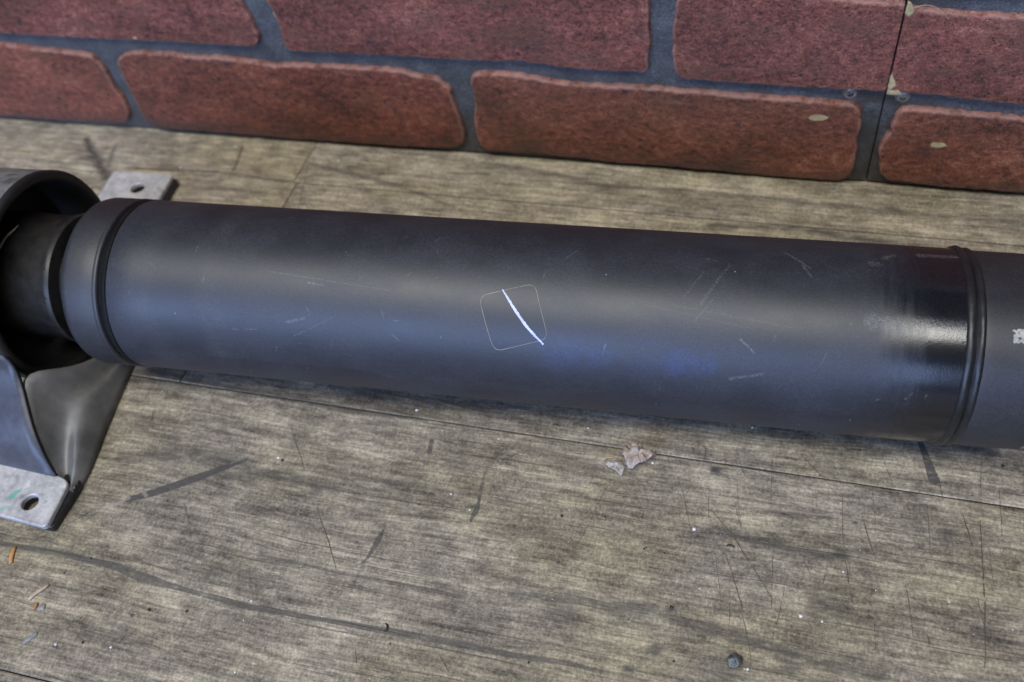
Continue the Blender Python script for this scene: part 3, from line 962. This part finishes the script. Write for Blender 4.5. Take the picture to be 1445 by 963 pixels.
def tube_path(name, pts, rad, mat, parent=None, n=8, flat=1.0, M=None, up=None):
    vs = []; fs = []
    k = len(pts)
    for i, p in enumerate(pts):
        p = Vector(p); a = Vector(pts[max(i - 1, 0)]); b = Vector(pts[min(i + 1, k - 1)])
        t = (b - a).normalized()
        u = (Vector(up) if up else Vector((0, 0, 1)))
        s_ = t.cross(u)
        if s_.length < 1e-4: s_ = t.cross(Vector((1, 0, 0)))
        s_.normalize(); w = s_.cross(t)
        r_ = rad[i] if isinstance(rad, (list, tuple)) else rad
        for j in range(n):
            an = 2 * math.pi * j / n
            v = p + s_ * r_ * math.cos(an) + w * r_ * flat * math.sin(an)
            vs.append(M @ v if M else v)
    for i in range(k - 1):
        for j in range(n):
            q = (j + 1) % n
            fs.append((i * n + j, i * n + q, (i + 1) * n + q, (i + 1) * n + j))
    fs.append(list(range(n))); fs.append([(k - 1) * n + j for j in range(n)])
    o = mesh_ob(name, vs, fs, mat, parent)
    fix_normals(o)
    return o


pp = []
for i in range(14):
    a = math.radians(152 - i * 5.0)
    rr = .0353 + .0006
    pp.append((-.0085 + i * .0009 + .0004 * math.sin(i * 1.7), rr * math.cos(a), rr * math.sin(a)))
pp = [p for p in pp]
tube_path('grease_line', pp, [.0003 + .0007 * math.sin(math.pi * i / 13) for i in range(14)], M_pale, shaft, flat=.5, up=(0, -.5, .8))


# ---- bracket
brk = mesh_ob  # alias


def sheet(name, rows_, thick, mat, parent, M=MI, smooth=True, sub=2):
    """rows_: list of rows of points (a lofted sheet), thickened downwards"""
    nr_, nc = len(rows_), len(rows_[0])
    vs = [M @ Vector(p) for r_ in rows_ for p in r_]
    fs = [(i * nc + j, i * nc + j + 1, (i + 1) * nc + j + 1, (i + 1) * nc + j) for i in range(nr_ - 1) for j in range(nc - 1)]
    o = mesh_ob(name, vs, fs, mat, parent)
    fix_normals(o)
    return o


def solidify(o, t, offset=-1.0, bevel=0.0, sub=0):
    o.data.materials.append(M_dark)  # rim faces coloured black, standing in for shaded edges
    if sub:
        s_ = o.modifiers.new('s', 'SUBSURF'); s_.levels = s_.render_levels = sub
    m_ = o.modifiers.new('t', 'SOLIDIFY'); m_.thickness = t; m_.offset = offset; m_.material_offset_rim = 1
    if bevel:
        b = o.modifiers.new('b', 'BEVEL'); b.width = bevel; b.segments = 2; b.limit_method = 'ANGLE'
    # bake so that the mesh is plain geometry
    dg = bpy.context.evaluated_depsgraph_get()
    me = bpy.data.meshes.new_from_object(o.evaluated_get(dg))
    o.modifiers.clear(); old = o.data; o.data = me; me.name = o.name
    return o


bracket = empty('bracket'); bracket.parent = shaft


def strap_leg(name, R_edge, L_edge, mat):
    rows_ = []
    for a, b in zip(R_edge, L_edge):
        a = Vector(a); b = Vector(b)
        rows_.append([a.lerp(b, t) for t in (0, .33, .66, 1)])
    o = sheet(name, rows_, .003, mat, bracket)
    # make the outer side face up
    if o.data.polygons[0].normal.z < 0:
        o.data.flip_normals()
    return solidify(o, .0018, -1, 0, 1)


def foot(name, corners, hole, hr, z, t, mat, marks=None):
    """plate from four rounded corners with a bolt hole"""
    N_ = 48
    c = Vector((hole[0], hole[1]))
    poly = []
    n = len(corners)
    for i in range(n):
        p = Vector(corners[i]); a = Vector(corners[i - 1]); b = Vector(corners[(i + 1) % n])
        rr = .0035
        pa = p + (a - p).normalized() * rr; pb = p + (b - p).normalized() * rr
        for k in range(5):
            t_ = k / 4
            poly.append(pa.lerp(p, t_).lerp(p.lerp(pb, t_), t_))
    def hit_(a):
        d = Vector((math.cos(a), math.sin(a))); best = None
        m_ = len(poly)
        for i in range(m_):
            p = poly[i] - c; q = poly[(i + 1) % m_] - c; e = q - p
            den = d.x * e.y - d.y * e.x
            if abs(den) < 1e-12: continue
            s_ = (p.x * e.y - p.y * e.x) / den; u = (p.x * d.y - p.y * d.x) / den
            if s_ > 0 and -1e-6 <= u <= 1 + 1e-6 and (best is None or s_ < best): best = s_
        return c + d * best
    angs = [2 * math.pi * i / N_ for i in range(N_)] + [math.atan2((p - c).y, (p - c).x) % (2 * math.pi) for p in poly]
    angs = sorted(set(round(a, 5) for a in angs)); N_ = len(angs)
    vs = []; fs = []
    bev = .0005
    for (kind, ins, zz) in (('o', 0, z - t), ('o', 0, z - bev), ('o', bev, z), ('i', bev, z), ('i', 0, z - bev), ('i', 0, z - t)):
        for a in angs:
            if kind == 'o':
                p = hit_(a); d = (c - p).normalized(); p = p + d * ins
            else:
                p = c + Vector((math.cos(a), math.sin(a))) * (hr + ins)
            vs.append(MI @ Vector((p.x, p.y, zz)))
    for k in range(5):
        for i in range(N_):
            j = (i + 1) % N_
            fs.append((k * N_ + i, k * N_ + j, (k + 1) * N_ + j, (k + 1) * N_ + i))
    for i in range(N_):
        j = (i + 1) % N_
        fs.append((5 * N_ + i, 5 * N_ + j, j, i))
    o = mesh_ob(name, vs, fs, mat, bracket, smooth=False)
    fix_normals(o)
    return o


def mat_foot():
    m = NT('bare_zinc_steel')
    a = m.noise(m.oc, 330, 4, .65); b = m.noise(m.oc, 60, 4, .6)
    v = m.math('MULTIPLY_ADD', a, .45, m.math('MULTIPLY', b, .55))
    col = m.ramp(v, [(.32, (.24, .24, .255)), (.5, (.46, .46, .475)), (.66, (.66, .65, .65))])
    g = m.tc  # teal paint dabs by the bolt hole
    jit = m.noise(m.oc, 300, 3, .6, color=True)
    Q = m.vmath('ADD', m.oc, m.vmath('MULTIPLY', m.vmath('SUBTRACT', jit, (.5, .5, .5)), (.004, .004, 0)))
    x, y, z = m.sep(Q); Q = m.comb(x, y, 0)
    def lp(X, Y): v_ = MI @ Vector((X, Y, .008)); return (v_.x, v_.y)
    for A, B, w, k in ((lp(-.3592, .1700), lp(-.3572, .1745), .0016, .75), (lp(-.3600, .1622), lp(-.3575, .1640), .0011, .55)):
        s_ = m.seg(Q, A, B, w, w * .6, soft=.6)
        col = m.mix(m.math('MULTIPLY', s_, k), col, (.07, .42, .34))
    rust = m.smooth(m.noise(m.oc, 110, 4, .7), .58, .72)
    col = m.mix(m.math('MULTIPLY', rust, .5), col, (.12, .095, .075))
    m.set('Base Color', col); m.set('Metallic', .15)
    m.set('Roughness', m.math('MULTIPLY_ADD', b, .3, .30))
    m.set('Normal', m.bump(a, .35, .0005))
    return m.m


M_foot = mat_foot()
ZT = .0075
foot('foot', [(-.3300, .1572), (-.3330, .1838), (-.3400, .1862), (-.392, .1895), (-.392, .1610)], (-.3473, .1688), .0045, ZT, .0030, M_foot)
foot('foot_flange_shade', [(-.3288, .1585), (-.3285, .1870), (-.345, .1925), (-.392, .193), (-.392, .1625)], (-.3473, .1690), .0048, ZT - .0032, .0040, M_dark)  # dark lower sheet: part flange, part stand-in for the foot's shadow
foot('foot', [(-.3945, .3800), (-.3985, .4235), (-.4455, .4215), (-.4405, .3800)], (-.4175, .4065), .0050, ZT, .0030, M_foot)
foot('foot_flange_shade', [(-.3920, .3800), (-.3955, .4225), (-.4440, .4205), (-.4390, .3800)], (-.4175, .4065), .0056, ZT - .0032, .0040, M_dark)  # same dark sheet at the far foot, standing in for its shadow
Re = [(-.3400, .1848, .0074), (-.3425, .1858, .0080), (-.3446, .1878, .0125), (-.3466, .1902, .0180), (-.3500, .1950, .0245), (-.3538, .2007, .0310), (-.3580, .2090, .0385), (-.3620, .2165, .0460), (-.3650, .2205, .0520), (-.3670, .2212, .0600)]
Le = [(-.392, .1868, .0074), (-.392, .1873, .0080), (-.392, .1888, .0125), (-.392, .1912, .0180), (-.392, .1955, .0245), (-.392, .2012, .0310), (-.392, .2090, .0385), (-.392, .2155, .0460), (-.392, .2190, .0520), (-.392, .2195, .0600)]
strap_leg('strap', Re, Le, M_strap)
# back leg, rising from the far foot to the band
Rb = [(-.3947, .3830, .0074), (-.3945, .3800, .0082), (-.3940, .372, .0150), (-.3930, .358, .0290), (-.3920, .346, .0420), (-.3910, .3395, .0520), (-.391, .3385, .060)]
Lb = [(-.4403, .3830, .0074), (-.4400, .3800, .0082), (-.435, .372, .0150), (-.428, .358, .0290), (-.422, .346, .0420), (-.418, .3380, .0520), (-.418, .3370, .060)]
strap_leg('strap', Rb, Lb, M_strap)


# side wall of the bracket between strap edge and floor
def side_wall():
    T = [(-.3330, .1830, .0050), (-.3420, .1868, .0060), (-.3450, .1895, .0120), (-.3480, .1925, .0180), (-.3515, .1972, .0245), (-.3550, .2030, .0310), (-.3590, .2110, .0385), (-.3628, .2190, .0450),
         (-.3600, .2260, .0430), (-.3560, .2360, .0330), (-.3540, .2460, .0250), (-.3530, .258, .018), (-.353, .270, .014)]
    B = FLOORLINE
    rows_ = []
    n = len(T)
    for i in range(n):
        t = Vector(T[i]); b = Vector(B[i])
        row = []
        f_ = math.sin(math.pi * min(1, i / 8)) if i < 8 else .6
        for k in range(8):
            u = k / 7
            p = t.lerp(b, u)
            # hollow near the strap, rounded ridge low down
            p.z -= (.0065 * math.sin(math.pi * min(u / .7, 1.0))) * min(1, p.z / .012)
            p.z += .0050 * math.exp(-((u - .74) / .21) ** 2) * min(1, (1 - u) * 6)
            row.append(p)
        rows_.append(row)
    o = sheet('side_wall', rows_, .002, M_gusset, bracket)
    c = sum((Vector(p.normal) for p in o.data.polygons), Vector())
    if c.z < 0: o.data.flip_normals()
    return solidify(o, .0018, -1, 0, 1)


FLOORLINE = [(a - .0030, b, c) for a, b, c in [(-.3265, .1795, .0012), (-.3262, .1850, .0012), (-.3262, .1905, .0012), (-.3270, .1960, .0012), (-.3280, .2020, .0012), (-.3295, .2090, .0012), (-.3312, .2170, .0012), (-.3330, .2260, .0012), (-.3348, .2350, .0012), (-.3365, .2440, .0012), (-.3380, .2530, .0012), (-.3395, .2620, .0012), (-.341, .272, .0012)]]
side_wall()

# ---- clear film sticker and paint-pen stroke on the tube
def cyl(s, th, r_): return Vector((s, r_ * math.cos(th), r_ * math.sin(th)))


ST = [(.2579, 123.3), (.2829, 113.2), (.2912, 144.8), (.2664, 155.6)]
ST = [Vector((s, math.radians(a) * R)) for s, a in ST]
film_m = bpy.data.materials.new('clear_film'); film_m.use_nodes = True
ft = film_m.node_tree; ft.nodes.clear()
fo = ft.nodes.new('ShaderNodeOutputMaterial'); mx = ft.nodes.new('ShaderNodeMixShader'); tr_ = ft.nodes.new('ShaderNodeBsdfTransparent'); gl_ = ft.nodes.new('ShaderNodeBsdfGlossy')
gl_.inputs['Roughness'].default_value = .42; gl_.inputs['Color'].default_value = (.9, .9, .95, 1)
tr_.inputs['Color'].default_value = (.90, .90, .90, 1)
mx.inputs[0].default_value = .012
ft.links.new(tr_.outputs[0], mx.inputs[1]); ft.links.new(gl_.outputs[0], mx.inputs[2]); ft.links.new(mx.outputs[0], fo.inputs[0])
out = []
for i in range(4):
    p = ST[i]; a = ST[i - 1]; b = ST[(i + 1) % 4]; rr = .0042
    pa = p + (a - p).normalized() * rr; pb = p + (b - p).normalized() * rr
    for k in range(9):
        t = k / 8
        out.append(pa.lerp(p, t).lerp(p.lerp(pb, t), t))
    q = ST[(i + 1) % 4]
    e = q + (p - q).normalized() * rr
    for k in range(1, 12): out.append(pb.lerp(e, k / 12))
c = sum(out, Vector((0, 0))) / len(out)
vs = []; fs = []; n = len(out); K = 8
for k in range(K + 1):
    for p in out:
        q = c.lerp(p, k / K if k else .02)
        vs.append(cyl(q.x, q.y / R, R + .00010))
for k in range(K):
    for i in range(n):
        j = (i + 1) % n
        fs.append((k * n + i, k * n + j, (k + 1) * n + j, (k + 1) * n + i))
fs.append(list(range(n)))
film = mesh_ob('film_sticker', vs, fs, film_m, shaft)
fix_normals(film)
M_rim = mat_simple('film_edge', (.16, .15, .12), (.34, .33, .28), .4, 300).m
rimp = [cyl(p.x, p.y / R, R + .00008) for p in out] + [cyl(out[0].x, out[0].y / R, R + .00008)]
vs = []; fs = []
for i, p in enumerate(rimp):
    a = rimp[(i - 1) % n]; b = rimp[(i + 1) % n]; t = (b - a).normalized()
    nrm = Vector((0, p.y, p.z)).normalized(); s_ = t.cross(nrm)
    for (u, w) in ((-1, 0), (-.6, 1), (.6, 1), (1, 0)):
        vs.append(p + s_ * u * .00013 + nrm * w * .00010)
for i in range(len(rimp) - 1):
    for j in range(3):
        fs.append((i * 4 + j, i * 4 + j + 1, (i + 1) * 4 + j + 1, (i + 1) * 4 + j))
o = mesh_ob('sticker_edge', vs, fs, M_rim, film); fix_normals(o)

pts = [(.2684, 118.4), (.2712, 123.0), (.2742, 128.2), (.2775, 133.4), (.2815, 139.5), (.2850, 143.8), (.2878, 147.0), (.2889, 148.6)]
pts = [Vector((s, math.radians(a) * R)) for s, a in pts]
cen = []
for i in range(len(pts) - 1):
    for k in range(10): cen.append(pts[i].lerp(pts[i + 1], k / 10))
cen.append(pts[-1])
for _ in range(3): cen = [cen[0]] + [(cen[i - 1] + cen[i] * 2 + cen[i + 1]) / 4 for i in range(1, len(cen) - 1)] + [cen[-1]]
vs = []; fs = []
for i, p in enumerate(cen):
    a = cen[max(i - 1, 0)]; b = cen[min(i + 1, len(cen) - 1)]; t = (b - a).normalized(); s_ = Vector((-t.y, t.x))
    u = i / (len(cen) - 1)
    w = .00028 + .00042 * math.sin(math.pi * min(1, u * 1.05)) ** .7
    if u > .95: w += .00022
    wl = w * .9 * (1 + .22 * rnd.uniform(-1, 1)); wr = w * .9 * (1 + .22 * rnd.uniform(-1, 1))
    for q, hh in ((p + s_ * wl, .00012), (p + s_ * wl * .5, .00024), (p - s_ * wr * .5, .00024), (p - s_ * wr, .00012)):
        vs.append(cyl(q.x, q.y / R, R + hh))
for i in range(len(cen) - 1):
    for j in range(3): fs.append((i * 4 + j, i * 4 + j + 1, (i + 1) * 4 + j + 1, (i + 1) * 4 + j))
M_pen = mat_simple('white_paint_pen', (.42, .46, .68), (.68, .72, .92), .6, 900, bump=.4).m
o = mesh_ob('paint_stroke', vs, fs, M_pen, shaft); fix_normals(o)

# scuffed patch on the yoke collar
def scuff(s0, s1, d0, d1, rr, seed, name='scuff_patch'):
    vs = []; fs = []; k = 0
    rs = random.Random(seed)
    for i in range(190):
        s_ = rs.uniform(s0, s1); a = math.radians(rs.uniform(d0, d1)); L = rs.uniform(.0003, .0011); w = rs.uniform(.0002, .0006) / rr
        n = 7
        for j in range(n):
            an = 2 * math.pi * j / n
            q = 1 + rs.uniform(-.35, .35)
            vs.append(cyl(s_ + L * q * math.cos(an), a + w * q * math.sin(an), rr + .00006 + i * .0000008))
        fs.append(list(range(k, k + n))); k += n
    o = mesh_ob(name, vs, fs, M_scuff, shaft, smooth=False)
    for p in o.data.polygons:
        pass
    tag(o, kind='stuff')
    return o


M_scuff = mat_simple('rubbed_bare_metal', (.14, .14, .14), (.42, .41, .40), .4, 900, metal=.2).m
scuff(.4835, .494, 119, 126, R - .0005, 3)

# ------------------------------------------------------------------ debris on the floor
def flake(name, x, y, pts, thick, mat, bend=.0, lift=0.0, rot=0.0, seed=0, crumple=0.0):
    """irregular little plate, outline pts in metres, domed / crumpled, with thickness"""
    pts = resample(pts, .0007, .00015, seed=seed)
    cr, sr = math.cos(rot), math.sin(rot)
    n = len(pts); K = 5
    c = sum(pts, Vector((0, 0))) / n
    vs = []; fs = []
    for side in (1, 0):
        for k in range(K + 1):
            for p in pts:
                q = c.lerp(p, k / K if k else .02)
                zz = lift + bend * (1 - (q.length / max(1e-6, max(pp_.length for pp_ in pts))) ** 2)
                zz += crumple * (n3(q.x * 420 + seed, q.y * 420, seed) + .5 * n3(q.x * 1100 + seed, q.y * 1100, seed)) + crumple * .6
                zz = max(zz, .0001) + (thick if side else 0)
                vs.append((q.x * cr - q.y * sr, q.x * sr + q.y * cr, zz))
    off = (K + 1) * n
    for s_ in (0, 1):
        o_ = s_ * off
        for k in range(K):
            for i in range(n):
                j = (i + 1) % n
                fs.append((o_ + k * n + i, o_ + k * n + j, o_ + (k + 1) * n + j, o_ + (k + 1) * n + i))
        fs.append([o_ + i for i in range(n)])
    for i in range(n):
        j = (i + 1) % n
        fs.append((K * n + i, K * n + j, off + K * n + j, off + K * n + i))
    o = mesh_ob(name, vs, fs, mat)
    fix_normals(o)
    o.location = (x, y, 0)
    return o


M_leaf = mat_simple('dry_leaf', (.20, .155, .13), (.50, .42, .37), .8, 400, bump=.5).m
M_shell = mat_simple('grey_husk', (.20, .19, .17), (.52, .48, .42), .7, 400, bump=.5).m
M_straw = mat_simple('tan_wood_sliver', (.34, .20, .10), (.60, .42, .24), .7, 300, sx=(1, 8, 1)).m
M_orange = mat_simple('orange_wood_sliver', (.36, .16, .05), (.58, .30, .11), .65, 300, sx=(8, 1, 1)).m
M_splint = mat_simple('pale_wood_splinter', (.34, .26, .18), (.58, .47, .35), .7, 300).m
M_gflake = mat_simple('grey_paint_flake', (.16, .17, .19), (.30, .31, .34), .5, 300).m
M_brown = mat_simple('brown_wood_crumb', (.22, .12, .06), (.42, .26, .14), .8, 300).m
M_gbit = mat_simple('dark_green_grit', (.025, .030, .028), (.16, .18, .17), .45, 500).m
M_white = mat_simple('white_grit', (.55, .55, .56), (.82, .82, .84), .7, 700).m
M_tan = mat_simple('tan_grit', (.35, .30, .20), (.6, .52, .38), .8, 700).m
M_black = mat_simple('black_grit', (.008, .008, .008), (.03, .028, .026), .6, 700).m

LX, LY = FP(889, 653)
o = flake('leaf_scrap', LX + .0030, LY + .0022, [(-.008, -.001), (-.0055, .0042), (-.001, .0062), (.003, .0045), (.0055, .0032), (.0095, .0040), (.0098, .0015), (.008, -.0015), (.0030, -.0045), (-.003, -.0078), (-.0055, -.005), (-.006, -.002)], .0004, M_leaf, bend=.0040, rot=.15, seed=2.2, crumple=.0042)
tag(o, 'crumpled pinkish brown scrap of dry leaf on the floor below the tube', 'leaf scrap')
o = flake('husk_scrap', LX - .0068, LY - .0048, [(-.0062, .0028), (-.002, .0042), (.003, .0034), (.0052, .0005), (.0045, -.0042), (.0005, -.0030), (-.0045, -.0008)], .0004, M_shell, bend=.0032, rot=-.05, seed=6.1, crumple=.0014)
tag(o, 'pale grey curled husk scrap touching the lower left of the leaf scrap', 'husk')
o = tube_path('straw_bit', [(LX - .0118, LY + .0000, .0020), (LX - .0090, LY - .0002, .0022), (LX - .0062, LY - .0006, .0023), (LX - .0042, LY - .0006, .0020)], [.0006, .0008, .0007, .0004], M_straw, flat=.5)
tag(o, 'short tan straw bit beside the crumpled leaf scrap', 'straw')


def sliver(name, a, b, w, mat, label, cat, h=.0006, z=.0006):
    a = Vector((*a, z)); b = Vector((*b, z)); k = 7
    pts_ = []; rad = []
    d = (b - a).normalized(); s_ = Vector((-d.y, d.x, 0))
    for i in range(k):
        u = i / (k - 1)
        pts_.append(a.lerp(b, u) + s_ * w * .25 * math.sin(u * 5 + a.x * 40))
        rad.append(w * (.55 + .45 * math.sin(math.pi * (.15 + .7 * u))))
    o_ = tube_path(name, pts_, rad, mat, flat=h / w)
    # turned end faces
    tag(o_, label, cat)
    return o_


sliver('wood_splinter', FP(15, 796), FP(21, 773), .0012, M_orange, 'short orange wood sliver lying across the dark grain band in front of the bracket foot', 'splinter')
sliver('wood_splinter', FP(41, 847), FP(69, 825), .0011, M_splint, 'pale tapering wood splinter on the floor near the lower left corner', 'splinter')
o = flake('wood_crumb', *FP(50, 856), [(-.0010, -.0018), (.0010, -.0016), (.0013, .0012), (.0002, .0022), (-.0012, .0012)], .0009, M_brown, seed=3.3, rot=.2, crumple=.0003)
tag(o, 'small brown wood crumb touching the lower end of the pale splinter', 'wood crumb')
o = flake('paint_flake', *FP(60, 857), [(-.0014, -.0018), (.0014, -.0015), (.0012, .0017), (-.0012, .0018)], .0004, M_gflake, seed=5.3, rot=.1, bend=.0004)
tag(o, 'square grey flake just right of the brown wood crumb', 'flake')
o = flake('paint_flake', *FP(43, 901), [(-.0042, -.0010), (.0030, -.0012), (.0044, .0006), (-.0028, .0012)], .0003, M_gflake, seed=8.3, rot=.95, bend=.0003)
tag(o, 'slim slanting grey flake near the bottom left corner of the floor', 'flake')
o = flake('bark_chip', *FP(1037, 934), [(-.0030, -.0020), (-.0005, -.0034), (.0030, -.0016), (.0034, .0018), (.0010, .0030), (-.0018, .0024), (-.0034, .0006)], .0008, M_gbit, seed=4.3, rot=.3, bend=.0012, crumple=.0012)
tag(o, 'dark greenish chip with raised rim near the bottom edge right of centre', 'chip')
o = flake('wood_crumb', *FP(1338, 847), [(-.0006, -.0018), (.0010, -.0016), (.0003, .0020), (-.0008, .0012)], .0006, M_splint, seed=9.1, rot=.3)
tag(o, 'tiny pale tan wood crumb alone at the lower right', 'wood crumb')


def curl(u, v, r, a0, a1, w, mat, label, name='rubber_curl'):
    x, y = FP(u, v)
    pts_ = [(x + r * math.cos(math.radians(a0 + (a1 - a0) * i / 9)), y + r * math.sin(math.radians(a0 + (a1 - a0) * i / 9)), w * .8 + .0002 * i / 9) for i in range(10)]
    o_ = tube_path(name, pts_, [w * (.5 + .6 * math.sin(math.pi * (i + .5) / 10)) for i in range(10)], mat)
    tag(o_, label, 'rubber curl')


curl(541, 886, .0020, -60, 75, .0005, M_black, 'small black curled rubber crumb lying on the long dark grain band')
curl(1030, 778, .0028, 50, 130, .0005, M_black, 'thin black arched rubber crumb on the floor right of the knife scratches')
curl(783, 607, .0032, 40, 120, .00035, M_black, 'fine black arched thread crumb just below the middle of the tube')

# loose thread caught at the top of the panel seam
x_, z_ = .0585, .1210
pts_ = []
for i in range(24):
    t = i / 23
    pts_.append((x_ + .020 * t, YW - .0028 - .002 * math.sin(t * 3), z_ + .0045 * math.sin(t * 3.4) - .004 * t * t))
o = tube_path('thread', pts_, .00012, M_pale)
tag(o, 'fine pale looping thread hanging on the brick face at the top of the panel seam', 'thread')


def grit(name, mat, spots, label):
    vs = []; fs = []
    rs = random.Random(len(spots))
    base = [(1, 0, 0), (-1, 0, 0), (0, 1, 0), (0, -1, 0), (0, 0, 1), (0, 0, -1)]
    F_ = [(0, 2, 4), (2, 1, 4), (1, 3, 4), (3, 0, 4), (2, 0, 5), (1, 2, 5), (3, 1, 5), (0, 3, 5)]
    for (x, y, r) in spots:
        b = len(vs); a = rs.uniform(0, 3)
        for p in base:
            s_ = rs.uniform(.6, 1.25)
            px, py, pz = (p[0] * s_ * r * rs.uniform(.7, 1.3), p[1] * s_ * r, p[2] * s_ * r * .7)
            vs.append((x + px * math.cos(a) - py * math.sin(a), y + px * math.sin(a) + py * math.cos(a), r * .5 + pz))
        fs += [tuple(b + i for i in f) for f in F_]
    o_ = mesh_ob(name, vs, fs, mat, smooth=False)
    fix_normals(o_)
    tag(o_, label, 'grit', kind='stuff')


rs = random.Random(99)


def scatter(n, r0, r1, pts=()):
    out_ = [(*FP(u, v), r) for (u, v, r) in pts]
    for _ in range(n):
        u, v = rs.uniform(-150, 1600), rs.uniform(530, 1040)
        if rs.random() < .14: v = rs.uniform(215, 300)
        out_.append((*FP(u, v), r0 + (r1 - r0) * rs.random() ** 3))
    for _ in range(int(n * .5)):      # gathered along the foot of the wall
        out_.append((rs.uniform(-.6, .3), YW - .0005 - abs(rs.gauss(0, .0035)), r0 + (r1 - r0) * rs.random() ** 2))
    return out_


grit('pale_grit', M_white, scatter(190, .00012, .00042, [(80, 910, .0011), (588, 580, .0011), (333, 208, .0011), (478, 228, .0009), (637, 698, .0008), (830, 605, .0007), (1062, 604, .0009), (921, 654, .0009),
     (355, 849, .0008), (704, 620, .0006), (393, 647, .0009), (980, 748, .0012), (487, 895, .0006), (663, 720, .0007), (1190, 808, .0009), (157, 914, .0007), (332, 949, .0007), (1130, 870, .0008), (1160, 878, .0008), (1055, 945, .0009),
     (820, 242, .0006), (256, 190, .0008), (255, 237, .0008), (745, 560, .0005)]), 'white specks of grit scattered over the plank floor')
grit('dark_grit', M_black, scatter(170, .00012, .0005, [(211, 861, .0011), (264, 863, .0008), (117, 907, .0007), (948, 858, .0011), (793, 729, .0010), (854, 730, .0007), (909, 775, .0006), (912, 773, .0006), (937, 781, .0006), (805, 760, .0006), (746, 935, .0008),
     (951, 934, .0008), (399, 650, .0011), (91, 809, .0007), (128, 788, .0008), (1065, 601, .0012), (1416, 658, .0010), (551, 909, .0006), (1372, 700, .0006)]), 'black specks of grit scattered over the plank floor')
grit('tan_grit', M_tan, scatter(160, .00012, .00045, [(988, 831, .0007), (1051, 945, .0007), (769, 717, .0006), (707, 611, .0006), (911, 954, .0007)]), 'tan specks of grit and sawdust scattered over the plank floor')
